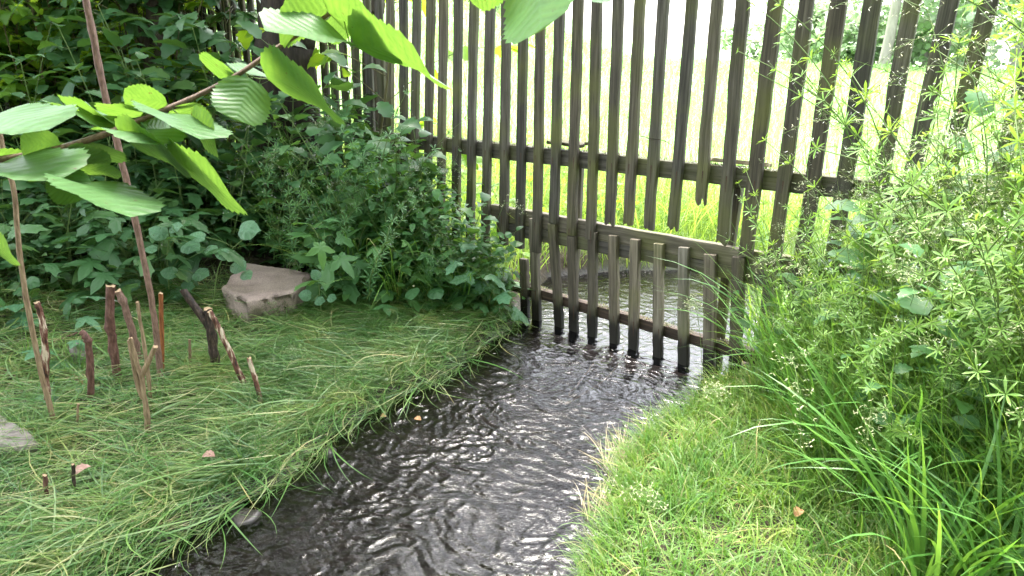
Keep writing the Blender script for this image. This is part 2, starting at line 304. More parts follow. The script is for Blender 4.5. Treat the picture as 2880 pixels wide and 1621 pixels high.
# ------------------------------------------------------------------ terrain
LEFT = [(-1.9, -6), (-1.8, -3), (-1.62, 0.4), (-1.4, 1.25), (-1.16, 1.85), (-1.04, 2.06), (-0.95, 2.18), (-0.81, 2.38), (-0.72, 2.70), (-0.58, 2.95),
        (-0.3, 3.3), (-0.1, 3.71), (0.02, 3.95), (0.06, 4.25), (0.14, 4.6), (0.28, 4.95), (0.75, 5.12), (1.5, 5.2), (2.5, 5.0), (4, 4.7), (9, 4.6)]
RIGHT = [(9, 3.5), (4, 3.6), (2.6, 3.9), (1.8, 4.1), (1.5, 3.95), (1.25, 3.62), (0.98, 3.25), (0.78, 2.96), (0.57, 2.77), (0.45, 2.56), (0.35, 2.2), (0.23, 1.89), (0.12, 1.3), (0.02, 0.5), (-0.25, -3), (-0.3, -6)]
POLY = np.array(LEFT + RIGHT, float)
FC = np.array([0.53407793, 3.79799129]); FD = np.array([0.78620505, -0.61796571]); FNRM = np.array([0.61796571, 0.78620505])   # fence line and the direction away from the camera
def poly_sd(x, y):                           # distance to the stream's edge, negative inside the stream
    p = np.stack([np.ravel(x), np.ravel(y)], -1); best = np.full(len(p), 1e9); inside = np.zeros(len(p), bool)
    n = len(POLY)
    for i in range(n):
        a = POLY[i]; b = POLY[(i + 1) % n]; ab = b - a
        t = np.clip(((p - a) @ ab) / (ab @ ab), 0, 1); best = np.minimum(best, np.hypot(*(p - a - t[:, None] * ab).T))
        c = ((a[1] > p[:, 1]) != (b[1] > p[:, 1]))
        with np.errstate(divide='ignore', invalid='ignore'):
            xi = (b[0] - a[0]) * (p[:, 1] - a[1]) / (b[1] - a[1]) + a[0]
        inside ^= c & (p[:, 0] < xi)
    return np.where(inside, -best, best).reshape(np.shape(x))
def gz(x, y):
    x = np.asarray(x, float); y = np.asarray(y, float)
    d = poly_sd(x, y) + 0.05 * (fbm(x * 4, y * 4, 3, 3) - 0.5)
    s = (x - FC[0]) * FNRM[0] + (y - FC[1]) * FNRM[1]          # metres behind the fence
    bed = -0.03 - 0.10 * ss(0, 0.45, -d) + 0.03 * (fbm(x * 9, y * 9, 11, 3) - 0.5)
    left = x < np.interp(y, [-6, 1.25, 2.06, 2.95, 3.95, 5, 9], [-1.1, -0.65, -0.35, 0.1, 0.5, 0.1, -0.5])
    dd = np.maximum(d, 0)
    zl = 0.05 + 0.045 * np.minimum(dd, 1.2) + 0.17 * np.maximum(dd - 1.2, 0) * ss(1.0, 2.0, dd)
    zl = np.minimum(zl, 0.9 + 0.02 * dd)
    zr = 0.05 + 0.075 * np.minimum(dd, 1.4) + 0.10 * np.minimum(np.maximum(dd - 1.0, 0), 3)
    z = np.where(left, zl, zr) + 0.035 * (fbm(x * 2.2, y * 2.2, 5, 4) - 0.5) * ss(0, 0.4, dd) * 2
    phi = np.degrees(np.arctan2(x, np.maximum(y, 0.01)))
    hill = ss(10, -12, phi)
    far = np.maximum(s - 2.0, 0)
    zm = 0.12 + 0.05 * np.minimum(dd, 4) + far * (0.002 + 0.2 * hill) * ss(0, 5, far)
    zm = np.where(far > 45, zm - 0 * far, zm) + 0.12 * (fbm(x * 0.3, y * 0.3, 8, 3) - 0.5)
    zm = np.minimum(zm, 9.0)
    k = ss(-0.3, 0.6, s); z = z * (1 - k) + zm * k
    ramp_ = ss(-0.02, 0.10, d)
    return bed * (1 - ramp_) + z * ramp_
def axis(lo, hi, step, far, g=1.16):
    a = list(np.arange(lo, hi + 1e-6, step)); q = step; v = hi
    while v < far: q *= g; v += q; a.append(v)
    q = step; v = lo
    while v > -far: q *= g; v -= q; a.insert(0, v)
    return np.array(a)
def grid_mesh(xs, ys, zf):
    X, Y = np.meshgrid(xs, ys); Z = zf(X, Y); v = np.stack([X, Y, Z], -1).reshape(-1, 3)
    nx, ny = len(xs), len(ys); i = np.arange((ny - 1) * nx).reshape(ny - 1, nx)[:, :-1].ravel()
    t = np.concatenate([np.stack([i, i + 1, i + nx + 1], -1), np.stack([i, i + nx + 1, i + nx], -1)])
    return v, t
def ground_mat():
    m, nt = new_mat('bank_soil')
    g = N(nt, 'ShaderNodeNewGeometry'); sx = N(nt, 'ShaderNodeSeparateXYZ'); lk(nt, g.outputs['Position'], sx.inputs[0])
    n1 = N(nt, 'ShaderNodeTexNoise', Scale=6.0, Detail=8.0, Roughness=0.65); lk(nt, g.outputs['Position'], n1.inputs['Vector'])
    n2 = N(nt, 'ShaderNodeTexNoise', Scale=45.0, Detail=4.0); lk(nt, g.outputs['Position'], n2.inputs['Vector'])
    soil = ramp(nt, n1.outputs[0], [(0.3, (0.022, 0.015, 0.010)), (0.55, (0.05, 0.034, 0.022)), (0.75, (0.095, 0.07, 0.045))])
    soil = mixc(nt, 0.4, soil, ramp(nt, n2.outputs[0], [(0.35, (0.015, 0.011, 0.008)), (0.65, (0.10, 0.075, 0.05))]))
    green = ramp(nt, n1.outputs[0], [(0.3, (0.14, 0.26, 0.08)), (0.5, (0.19, 0.32, 0.12)), (0.75, (0.25, 0.35, 0.16))])
    dist = N(nt, 'ShaderNodeVectorMath', _operation='DOT_PRODUCT'); dist.inputs[1].default_value = (FNRM[0], FNRM[1], 0); lk(nt, g.outputs['Position'], dist.inputs[0])
    s = mathn(nt, 'SUBTRACT', dist.outputs['Value'], float(FC @ FNRM))
    c = mixc(nt, mathn(nt, 'MULTIPLY', mathn(nt, 'SUBTRACT', s, 1.0), 0.5, clamp=True), soil, green)
    vo = N(nt, 'ShaderNodeTexVoronoi', Scale=26.0); lk(nt, g.outputs['Position'], vo.inputs['Vector'])
    peb = ramp(nt, vo.outputs['Color'], [(0.0, (0.010, 0.008, 0.007)), (0.6, (0.03, 0.022, 0.018)), (1.0, (0.085, 0.06, 0.047))])
    under = mathn(nt, 'MULTIPLY', mathn(nt, 'SUBTRACT', 0.01, sx.outputs[2]), 60.0, clamp=True)
    wetm = mathn(nt, 'MULTIPLY', mathn(nt, 'SUBTRACT', 0.055, sx.outputs[2]), 30.0, clamp=True)
    c = mixc(nt, mathn(nt, 'MULTIPLY', wetm, 0.6), c, (0.016, 0.011, 0.008))
    c = mixc(nt, under, c, peb)
    p = N(nt, 'ShaderNodeBsdfPrincipled'); lk(nt, mathn(nt, 'MULTIPLY_ADD', wetm, -0.5, 0.9), p.inputs['Roughness']); lk(nt, c, p.inputs['Base Color'])
    bp = N(nt, 'ShaderNodeBump', Strength=0.7, Distance=0.012); lk(nt, mathn(nt, 'ADD', n2.outputs[0], n1.outputs[0]), bp.inputs['Height']); lk(nt, bp.outputs[0], p.inputs['Normal'])
    out = N(nt, 'ShaderNodeOutputMaterial'); lk(nt, p.outputs[0], out.inputs[0]); return m
gx = axis(-4.2, 3.6, 0.05, 400); gy = axis(-0.5, 6.0, 0.05, 400)
G = Geo(); v, t = grid_mesh(gx, gy, gz); G.add(v, t)
tag(obj('ground', G, ground_mat(), smooth=True), kind='structure')

# stream
def wave(x, y):
    # flow runs from the fence towards the lower left; ripples are short, warped and crossed
    fx, fy = -0.5, -0.86
    a = x * fx + y * fy; b = -x * fy + y * fx
    wx = fbm(x * 3, y * 3, 21, 3) - 0.5; wy = fbm(x * 3, y * 3, 31, 3) - 0.5
    a2 = a + 0.30 * wx; b2 = b + 0.30 * wy
    r1 = 1 - np.abs(2 * noise(a2 * 19, b2 * 11, 41) - 1)
    r2 = 1 - np.abs(2 * noise(a2 * 36 + 5, b2 * 21, 51) - 1)
    r3 = noise(a2 * 66, b2 * 40, 61)
    amp = 0.6 + 0.8 * noise(x * 1.7, y * 1.7, 71)
    return amp * (0.0039 * (r1 ** 1.6 - 0.5) + 0.0038 * (r2 ** 1.3 - 0.5) + 0.0020 * (r3 - 0.5))
def water_mat():
    m, nt = new_mat('stream_water')
    g = N(nt, 'ShaderNodeNewGeometry')
    mp = N(nt, 'ShaderNodeMapping'); mp.inputs['Rotation'].default_value = (0, 0, R(30)); mp.inputs['Scale'].default_value = (1, 1.7, 1); lk(nt, g.outputs['Position'], mp.inputs['Vector'])
    nz = N(nt, 'ShaderNodeTexNoise', Scale=46.0, Detail=3.0, Distortion=1.4); lk(nt, mp.outputs[0], nz.inputs['Vector'])
    bp = N(nt, 'ShaderNodeBump', Strength=0.22, Distance=0.006); lk(nt, nz.outputs[0], bp.inputs['Height'])
    fr = N(nt, 'ShaderNodeFresnel', IOR=1.46); lk(nt, bp.outputs[0], fr.inputs['Normal'])
    gl = N(nt, 'ShaderNodeBsdfGlossy', Roughness=0.07); lk(nt, bp.outputs[0], gl.inputs['Normal'])
    tr = N(nt, 'ShaderNodeBsdfTransparent'); tr.inputs[0].default_value = (0.31, 0.29, 0.29, 1)
    mx = N(nt, 'ShaderNodeMixShader'); lk(nt, fr.outputs[0], mx.inputs[0]); lk(nt, tr.outputs[0], mx.inputs[1]); lk(nt, gl.outputs[0], mx.inputs[2])
    out = N(nt, 'ShaderNodeOutputMaterial'); lk(nt, mx.outputs[0], out.inputs[0]); return m
wxs = np.concatenate([np.arange(-2.4, -1.3, 0.03), np.arange(-1.3, 1.5, 0.006), np.arange(1.5, 2.6, 0.02)]); wys = np.concatenate([np.arange(-3, 1.5, 0.06), np.arange(1.5, 4.3, 0.006), np.arange(4.3, 5.4, 0.0125)])
v, t = grid_mesh(wxs, wys, wave)
keep = poly_sd(v[:, 0], v[:, 1]) < 0.12
tk = keep[t].all(1); t = t[tk]; used = np.unique(t); rem = np.full(len(v), -1); rem[used] = np.arange(len(used))
G = Geo(); G.add(v[used], rem[t])
tag(obj('water', G, water_mat(), smooth=True), kind='structure')

# ------------------------------------------------------------------ generic builders
def tube(G, pts, radii, n=8, m=0, cap_m=None, wob=0.0, close=True):
    pts = np.asarray(pts, float); radii = np.asarray(radii, float); k = len(pts)
    tg = np.gradient(pts, axis=0); tg /= np.linalg.norm(tg, axis=1, keepdims=True)
    ref = np.array([0.31, 0.77, 0.2]) if abs(tg[0] @ np.array([0.31, 0.77, 0.2])) < 0.8 else np.array([0.9, -0.2, 0.1])
    a = np.linspace(0, 2 * PI, n, endpoint=False); V = []
    for i in range(k):
        x = np.cross(tg[i], ref); x /= np.linalg.norm(x); y = np.cross(tg[i], x)
        rr = radii[i] * (1 + wob * (rng.random(n) - 0.5))
        V.append(pts[i] + rr[:, None] * (np.cos(a)[:, None] * x + np.sin(a)[:, None] * y))
    V = np.concatenate(V); T = []
    for i in range(k - 1):
        for j in range(n):
            p, q = i * n + j, i * n + (j + 1) % n
            T += [(p, q, q + n), (p, q + n, p + n)]
    G.add(V, T, m=m)
    if close and n > 3:
        cm = m if cap_m is None else cap_m
        e = V[-n:]; c0 = e.mean(0); r0 = np.linalg.norm(e - c0, axis=1).mean(); e = e + tg[-1] * r0 * ((rng.random(n) - 0.3) * 0.9)[:, None] if cap_m else e
        if cap_m: G.v[-1][-n:] = e
        G.add(np.vstack([e, e.mean(0) - tg[-1] * 0.0]), [(j, (j + 1) % n, n) for j in range(n)], m=cm)
def spline(pts, n):
    pts = np.asarray(pts, float); k = len(pts)
    if k == 2: return pts[0] + (pts[1] - pts[0]) * np.linspace(0, 1, n)[:, None]
    P = np.vstack([2 * pts[0] - pts[1], pts, 2 * pts[-1] - pts[-2]]); out = []
    for s in np.linspace(0, k - 1 - 1e-9, n):
        i = int(s); u = s - i; p0, p1, p2, p3 = P[i:i + 4]
        out.append(0.5 * (2 * p1 + (p2 - p0) * u + (2 * p0 - 5 * p1 + 4 * p2 - p3) * u * u + (3 * p1 - p0 - 3 * p2 + p3) * u ** 3))
    return np.array(out)

def leaf_tpl(L=1.0, W=0.6, n=7, peak=0.4, tooth=0.12, fold=0.18, droop=0.7, tip=1.0, base=0.6, rise=0.2, m=0):
    """Leaf from the origin along +y, face up (+z)."""
    u = np.linspace(0, 1, n + 1)
    wv = np.where(u < peak, np.power(np.maximum(u / peak, 0), base), np.power(np.maximum((1 - u) / (1 - peak), 0), tip)); wv = np.sin(wv * PI / 2)
    tz = np.where(np.arange(n + 1) % 2 == 0, 1 - tooth, 1 + tooth); hw = W / 2 * wv * tz; hw[0] = 0.012; hw[-1] = 0.0
    ang = rise - droop * u; step = L / n
    y = np.concatenate([[0], np.cumsum(np.cos(ang[:-1]) * step)]); z = np.concatenate([[0], np.cumsum(np.sin(ang[:-1]) * step)])
    dy = np.where(np.arange(n + 1) % 2 == 0, 0.0, 0.35) * tooth * L * 0.35
    mid = np.stack([0 * u, y, z], -1); lt = np.stack([-hw, y + dy * (hw > 0), z + fold * hw], -1); rt = np.stack([hw, y + dy * (hw > 0), z + fold * hw], -1)
    V = np.concatenate([mid, lt, rt]); k = n + 1; T = []
    for i in range(n):
        T += [(i, i + 1, k + i + 1), (i, k + i + 1, k + i), (i + 1, i, 2 * k + i), (i + 1, 2 * k + i, 2 * k + i + 1)]
    wm = max(W / 2, 1e-6)
    uv = np.concatenate([np.stack([u, 0.5 + 0 * u], -1), np.stack([u, 0.5 - 0.5 * hw / wm], -1), np.stack([u, 0.5 + 0.5 * hw / wm], -1)])
    return V, np.array(T), uv, np.full(len(T), m, np.int32)
def fan_leaf(fn, n=30, cup=0.25, cy_=0.42, wav=0.04, m=0):
    """Leaf outlined by r(theta) about its centre; the stalk joins at the origin and it points along +y."""
    th = np.linspace(-PI, PI, n, endpoint=False); r = np.array([fn(a) for a in th])
    x = r * np.sin(th); y = cy_ + r * np.cos(th)
    z = -cup * r * r + wav * np.sin(th * 5) * r
    z2 = -cup * (r * 0.5) ** 2
    V = np.concatenate([[[0, cy_, 0]], np.stack([x * 0.5, cy_ + (y - cy_) * 0.5, z2 - 0.02 * np.cos(th * 6)], -1), np.stack([x, y, z], -1)]); T = []
    for i in range(n):
        j = (i + 1) % n; T += [(0, 1 + j, 1 + i), (1 + i, 1 + j, 1 + n + j), (1 + i, 1 + n + j, 1 + n + i)]
    uv = np.stack([V[:, 1], 0.5 + V[:, 0] * 0.5], -1)
    return V, np.array(T), uv, np.full(len(T), m, np.int32)
def r_lobed(lob=5, depth=0.3, teeth=0.07):
    def f(a):
        e = 0.5 + depth * 0.5 * (math.cos(a * lob) if lob % 2 else math.cos(a * lob)) * (0.35 + 0.65 * (math.cos(a / 2) ** 2))
        return (e * (0.78 + 0.3 * math.cos(a))) * (1 + teeth * math.cos(a * 15))
    return f
def r_cord(a):
    t = abs(a); r = 0.48 + 0.05 * math.cos(a) + 0.10 * max(0, 1 - t / 0.5) ** 1.4
    if t > 2.5: r *= 1 - 0.22 * (t - 2.5) / 0.64
    return r * (1 + 0.025 * math.cos(a * 18))
L_OVATE = [leaf_tpl(1, 0.62, 8, 0.33, 0.13, 0.2, d, 0.9, 0.55, 0.25) for d in (0.5, 0.9, 1.3)]
L_LANCE = [leaf_tpl(1, 0.3, 5, 0.4, 0.0, 0.2, d, 1.0, 0.7, 0.3) for d in (0.3, 0.8)]
L_LOBE = [fan_leaf(r_lobed(5, 0.5, 0.08), 30, c) for c in (0.25, 0.5)]
L_LOBE3 = [fan_leaf(r_lobed(3, 0.55, 0.1), 30, c) for c in (0.25, 0.5)]
L_CORD = [fan_leaf(r_cord, 30, c) for c in (0.25, 0.5)]
L_CROWN = [leaf_tpl(1, 0.7, 4, 0.4, 0.1, 0.15, d, 0.8, 0.6, 0.2) for d in (0.4, 1.0)]
L_NEEDLE = leaf_tpl(1, 0.16, 3, 0.62, 0.0, 0.1, 0.35, 0.6, 0.9, 0.1)

def blades(G, base, az, L, W, e0, bend, seg=5, m=0, twist=0.0, w0=0.75):
    """Grass blades, all arrays of length n; az heading, e0 start elevation, bend how far it bows over its length."""
    n = len(az); s = np.linspace(0, 1, seg + 1)
    el = e0[:, None] - bend[:, None] * s[None] ** 1.3; st = (L / seg)[:, None]
    hx = np.cos(el[:, :-1]) * st; hz = np.sin(el[:, :-1]) * st
    d = np.concatenate([np.zeros((n, 1)), np.cumsum(hx, 1)], 1); z = np.concatenate([np.zeros((n, 1)), np.cumsum(hz, 1)], 1)
    kink = twist * (rng.random((n, 1)) - 0.5) * s[None] ** 2
    a2 = az[:, None] + kink
    px = base[:, 0:1] + d * np.cos(a2); py = base[:, 1:2] + d * np.sin(a2); pz = base[:, 2:3] + z
    wp = np.minimum(w0 + (1 - w0) * 2 * s, 1) * np.clip(1 - s ** 2.2, 0, 1); hw = (W / 2)[:, None] * wp[None]
    tilt = (rng.random((n, 1)) - 0.5) * 1.2
    sx = -np.sin(a2) * np.cos(tilt); sy = np.cos(a2) * np.cos(tilt); sz = np.sin(tilt) + 0 * a2
    A = np.stack([px - sx * hw, py - sy * hw, pz - sz * hw], -1); B = np.stack([px + sx * hw, py + sy * hw, pz + sz * hw], -1)
    V = np.concatenate([A, B], 1); k = seg + 1; T = []
    for i in range(seg):
        T += [(i, k + i, k + i + 1)] if i == seg - 1 else [(i, k + i, k + i + 1), (i, k + i + 1, i + 1)]
    T = np.array(T); TT = T[None] + (np.arange(n) * 2 * k)[:, None, None]
    uvs = np.concatenate([np.stack([s, 0 * s], -1), np.stack([s, 0 * s + 1], -1)])
    G.add(V.reshape(-1, 3), TT.reshape(-1, 3), np.tile(uvs, (n, 1)), m)
def U(n, a, b): return rng.random(n) * (b - a) + a
def put_leaves(G, tpls, pos, dirs, ups, size, m=None):
    pos = np.asarray(pos, float); dirs = np.asarray(dirs, float); ups = np.asarray(ups, float); size = np.asarray(size, float)
    k = rng.integers(0, len(tpls), len(pos))
    for i, tp in enumerate(tpls):
        q = k == i
        if q.any():
            tt = tp if m is None else (tp[0], tp[1], tp[2], np.full(len(tp[1]), m, np.int32))
            G.inst(tt, frames(dirs[q], ups[q] if ups.ndim == 2 else ups, size[q]), pos[q])

# ------------------------------------------------------------------ fence
FROT = math.atan2(FD[1], FD[0])
fence = empty('picket_fence', (FC[0], FC[1], 0), FROT)
tag(fence, 'old weathered timber picket fence standing across the stream, with several battens broken short', 'fence')
def on_fence(x, y, off=0.0):                 # pixel -> (t along the fence, height) on the plane off metres behind the battens' face
    p0 = np.array([*(FC + FNRM * off), 0]); n3 = np.array([*FNRM, 0]); d = ray(x, y); q = CAMO + d * (((p0 - CAMO) @ n3) / (d @ n3))
    return float((q[:2] - FC) @ FD), float(q[2])
def batten_geo(length, wd, th, jag=0.0, jag_top=0.0, wear=0.0015, nx=6, nz=16, chips=True):
    """A sawn batten standing on its lower end at the origin: faces with slightly uneven edges, ends square or splintered."""
    G = Geo(); zs = np.linspace(0, length, nz); xs = np.linspace(-wd / 2, wd / 2, nx)
    bow = np.cumsum(rng.normal(0, 0.0007, nz)); bow -= np.linspace(0, bow[-1], nz)
    le = rng.normal(0, wear, nz); re = rng.normal(0, wear, nz)
    jb = rng.random(nx) ** 1.4 * jag; jt = rng.random(nx) * jag_top
    def face(y, flip, dj=0.0):
        V = []
        for i, z in enumerate(zs):
            f = (xs + wd / 2) / wd
            x = xs + le[i] * (1 - f) + re[i] * f + bow[i]
            lo = jb * (0.6 + 0.8 * dj); zz = lo + (length - jt - lo) * (z / length)
            V.append(np.stack([x, np.full(nx, y) + rng.normal(0, 0.0004, nx), zz], -1))
        return np.concatenate(V)
    F = face(0, 0); B = face(th, 1, 0.7); V = np.concatenate([F, B]); o = len(F); T = []
    for i in range(nz - 1):
        for j in range(nx - 1):
            a = i * nx + j; T += [(a, a + 1, a + nx + 1), (a, a + nx + 1, a + nx), (o + a, o + a + nx + 1, o + a + 1), (o + a, o + a + nx, o + a + nx + 1)]
        for j, s in ((0, 1), (nx - 1, -1)):
            a = i * nx + j; q = [(a, a + nx, o + a + nx), (a, o + a + nx, o + a)]
            T += q if s > 0 else [(x, z, y) for x, y, z in q]
    for i, s in ((0, 1), (nz - 1, -1)):
        for j in range(nx - 1):
            a = i * nx + j; q = [(a, o + a, o + a + 1), (a, o + a + 1, a + 1)]
            T += q if s > 0 else [(x, z, y) for x, y, z in q]
    G.add(V, T); return G
def bevel(o, wdt=0.002):
    b = o.modifiers.new('soft_edges', 'BEVEL'); b.width = wdt; b.segments = 2; b.limit_method = 'ANGLE'; b.angle_limit = R(50)
def picket(p_bot, p_top, wd=0.052, th=0.032, jag=0.0, extend=2.06, label=None, off=0.0, ext_low=None, jag_top=0.0):
    t0, z0 = on_fence(*p_bot, off); t1, z1 = on_fence(*p_top, off)
    lean = math.atan2(t1 - t0, z1 - z0)
    if extend: z1n = extend + random.uniform(-0.03, 0.03); t1 += (t1 - t0) / (z1 - z0) * (z1n - z1); z1 = z1n
    if ext_low is not None: t0 += (t1 - t0) / (z1 - z0) * (ext_low - z0); z0 = ext_low
    L = math.hypot(t1 - t0, z1 - z0)
    G = batten_geo(L, wd, th, jag, jag_top)
    for (pa, pb, dn) in (((1377, 402), (2122, 477), 0.044), ((1588, 612), (2152, 712), 0.05), ((1517, 815), (2030, 964), 0.03)):
        (ta, za), (tb, zb) = on_fence(*pa), on_fence(*pb); zn = za + (zb - za) * (t0 - ta) / (tb - ta) - dn + random.uniform(-0.012, 0.012) - z0
        if 0.03 < zn < L - 0.02:
            a = np.linspace(0, 2 * PI, 8, endpoint=False); xn = random.uniform(-0.2, 0.2) * wd; rn = random.uniform(0.0024, 0.0036)
            V = np.stack([rn * np.cos(a) + xn, 0 * a - 0.0012, rn * np.sin(a) + zn], -1); G.add(np.vstack([V, [[xn, -0.0028, zn]]]), [(i, (i + 1) % 8, 8) for i in range(8)], m=1)
            sw = 0.003; hh = random.uniform(0.03, 0.09); G.add([[xn - sw, -0.0009, zn - 0.002], [xn + sw, -0.0009, zn - 0.002], [xn + sw * 0.3, -0.0009, zn - hh], [xn - sw * 0.3, -0.0009, zn - hh]], [(0, 2, 1), (0, 3, 2)], m=1)
    o = obj('picket', G, [M_picket, M_rust], fence, loc=(t0, off + random.uniform(-0.002, 0.002), z0))
    o.rotation_euler = (0, lean, random.uniform(-0.03, 0.03)); bevel(o)
    if label: o['label'] = label
    return o
s1 = 2.6833
def z2(x, y): return (960 + x / s1, y / s1)
def z3(x, y): return (1920 + x / s1, y / s1)
def zA(x, y): return (1440 + x / 3.372, 420 + y / 3.372)
def zB(x, y): return (1440 + x / 3.372, 700 + y / 3.372)
# full battens: (a low point on the batten, its point at the top of the picture)
full = [(z2(357, 560), z2(360, 0)), (z2(458, 900), z2(454, 0)), (z2(545, 1060), z2(560, 0)), (z2(645, 1030), z2(662, 0)), (z2(740, 1300), z2(756, 0)),
        (z2(860, 1100), z2(871, 0)), (z2(971, 1200), z2(990, 0)), (z2(1087, 1250), z2(1114, 0)), (z2(1220, 1300), z2(1232, 100)), (z2(1340, 1400), z2(1361, 200)), (z2(1470, 1400), z2(1488, 200))]
for b, t in full: picket(b, t, ext_low=0.42 if b[0] > 1400 else 0.22)
picket(zA(380, 705), z2(1631, 200))
picket(zA(552, 820), z2(1775, 0))
picket(zA(732, 858), z2(1919, 0))
picket(zA(912, 735), z2(2080, 0), jag=0.045, label='batten rotted off short, its splintered end above the middle rail')
picket(zA(1088, 725), z2(2245, 0), jag=0.03, label='batten broken off with a dark split running up its face')
picket(zA(1285, 772), z2(2421, 0), jag=0.035)
picket(zA(1508, 785), z3(60, 0), jag=0.05)
picket(zA(1770, 560), z3(255, 0), jag=0.09, label='shortest of the hanging battens, rotted to a ragged point')
picket(zA(1985, 925), z3(450, 0), wd=0.058, jag=0.05)
picket(zA(2205, 1015), z3(690, 0), wd=0.064)
picket(z3(755, 1400), z3(935, 0), wd=0.06, ext_low=0.25)
picket(z3(970, 1400), z3(1172, 0), wd=0.063, ext_low=0.25)
picket(z3(1220, 1350), z3(1432, 0), wd=0.066, ext_low=0.25, label='batten with a pale split down its face')
picket(z3(1485, 1350), z3(1727, 0), wd=0.06, ext_low=0.25)
picket(z3(1880, 600), z3(2012, 0), wd=0.06, ext_low=0.25)
picket(z3(2250, 250), z3(2310, 0), wd=0.06, ext_low=0.25)
# short lower battens whose feet stand in the stream (bottom, top)
LOW = [(zB(115, 660), zB(100, 100)), (zB(222, 690), zA(190, 660)), (zB(438, 748), zA(372, 712)), (zB(577, 795), zA(555, 828)), (zB(748, 858), zA(752, 790))]
for b, t in LOW: picket(b, t, extend=0, off=0.001, ext_low=-0.05)
SHORT = [(zB(960, 905), zA(945, 822)), (zB(1140, 968), zA(1160, 858)), (zB(1375, 1060), zA(1385, 900)), (zB(1611, 1095), zA(1617, 935)), (zB(1855, 1170), zA(1872, 1003))]
for i, (b, t) in enumerate(SHORT): picket(b, t, extend=0, wd=(0.049, 0.051, 0.051, 0.054, 0.06)[i], th=0.034, ext_low=-0.05, label='short paler lower batten with a square sawn top').data.materials[0] = M_picket_pale
picket(zB(2110, 930), zA(2145, 1030), extend=0, wd=0.06, ext_low=0.0)
# the fence runs on past both edges of what the gaps show
t = -1.696
while t > -6.6:
    t -= 0.117 + random.uniform(-0.006, 0.006)
    L = 1.75 + random.uniform(-0.03, 0.03); o = obj('picket', batten_geo(L, 0.052, 0.03, nz=6, nx=3), M_picket, fence, loc=(t, 0, 0.32)); o.rotation_euler = (0, random.uniform(-0.012, 0.012), 0)
t = 1.503
for k in range(8):
    t += 0.13; o = obj('picket', batten_geo(1.8, 0.058, 0.03, nz=6, nx=3), M_picket, fence, loc=(t, 0, 0.26)); o.rotation_euler = (0, random.uniform(0.0, 0.03), 0)
def rail(name, pa, pb, hgt, th, off, label=None, ext=(0, 0), dz=0):
    (ta, za), (tb, zb) = on_fence(*pa, off), on_fence(*pb, off)
    k = (zb - za) / (tb - ta); za -= k * ext[0]; ta -= ext[0]; zb += k * ext[1]; tb += ext[1]
    L = math.hypot(tb - ta, zb - za); G = batten_geo(L, hgt, th, 0.0, 0.0, 0.002, 5, 34)
    v, t, uv, m = G.arrays(); v = np.stack([v[:, 2], v[:, 1], -v[:, 0] - hgt / 2], -1)       # lay it along x, top edge at z = 0
    o = obj(name, (v, t, uv, m), M_rail, fence, loc=(ta, off, za + dz)); o.rotation_euler = (0, -math.atan2(zb - za, tb - ta), 0); bevel(o, 0.003)
    if label: o['label'] = label
    return o, (ta, za + dz, tb, zb + dz)
r_up, RU = rail('rail', (1377, 402), (2122, 477), 0.088, 0.05, 0.0345, 'upper rail, mossy along its top', (4.6, 1.9))
r_mid, RM = rail('rail', (1588, 612), (2152, 712), 0.094, 0.042, 0.0345, 'wide plank rail with a pale top edge', (0.55, 1.3))
r_mid2, _ = rail('rail', (1588, 612), (2152, 712), 0.07, 0.034, 0.0345, None, (0.5, 1.2), dz=-0.097)
r_low, RL = rail('rail', (1517, 815), (2030, 964), 0.062, 0.05, 0.0345, 'rotten dark rail just above the water', (0.5, 0.5))
r_low.data.materials[0] = M_rotten
for tpx, ext in (((2073, 520), 0.045), ((1629, 540), 0.03), ((1110, 300), 0.08)):
    tt, _z = on_fence(*tpx, 0.1)
    o = obj('post', batten_geo(RU[1] + (RU[3] - RU[1]) * (tt - RU[0]) / (RU[2] - RU[0]) + 0.13, ext, ext, nz=10), M_picket, fence, loc=(tt, 0.09, -0.15)); bevel(o, 0.003)
# moss cushions along the upper rail and the rotten lower rail
def moss(seg, n, lo, hi, dy=0.045):
    G = Geo(); ta, za, tb, zb = seg
    c = np.sort(U(40, lo, hi)); f = np.clip(rng.choice(c, n) + rng.normal(0, 0.012, n), 0, 1)
    pos = np.stack([ta + (tb - ta) * f, 0.028 + U(n, 0, dy), za + (zb - za) * f + 0.0], -1)
    d = np.stack([rng.normal(0, 1, n), rng.normal(0, 1, n), U(n, 0.3, 1.6)], -1)
    put_leaves(G, L_LANCE, pos, d, np.array([0, 0.3, 1.0]), U(n, 0.006, 0.018)); return G
obj('moss', moss(RU, 2600, 0.5, 0.80), M_moss, fence); obj('moss', moss(RL, 900, 0.15, 0.95, 0.05), M_moss, fence)

# planks lying on the upper rail, twigs caught on the battens
def loose_plank(pa, pb, wd, th, off, label, mat, tw=0.0):
    (ta, za), (tb, zb) = on_fence(*pa, off), on_fence(*pb, off); L = math.hypot(tb - ta, zb - za)
    G = batten_geo(L, wd, th, 0.05, 0.02, 0.003, 6, 12); v, t, uv, m = G.arrays(); v = np.stack([v[:, 2], v[:, 0], v[:, 1]], -1)
    o = obj('loose_plank', (v, t, uv, m), mat); wl = FC + FD * ta + FNRM * off
    o.location = (wl[0], wl[1], za); o.rotation_euler = (tw, -math.atan2(zb - za, tb - ta), FROT + 0.03); bevel(o, 0.003)
    tag(o, label, 'plank'); return o
loose_plank((1992, 454), (2165, 472), 0.05, 0.02, 0.075, 'pale bleached plank lying on top of the upper rail at its right', M_pale, -0.15)
loose_plank((1538, 400), (1645, 414), 0.05, 0.018, 0.07, 'short dark board tilted on the upper rail, left of the gap', M_rail, 0.25)
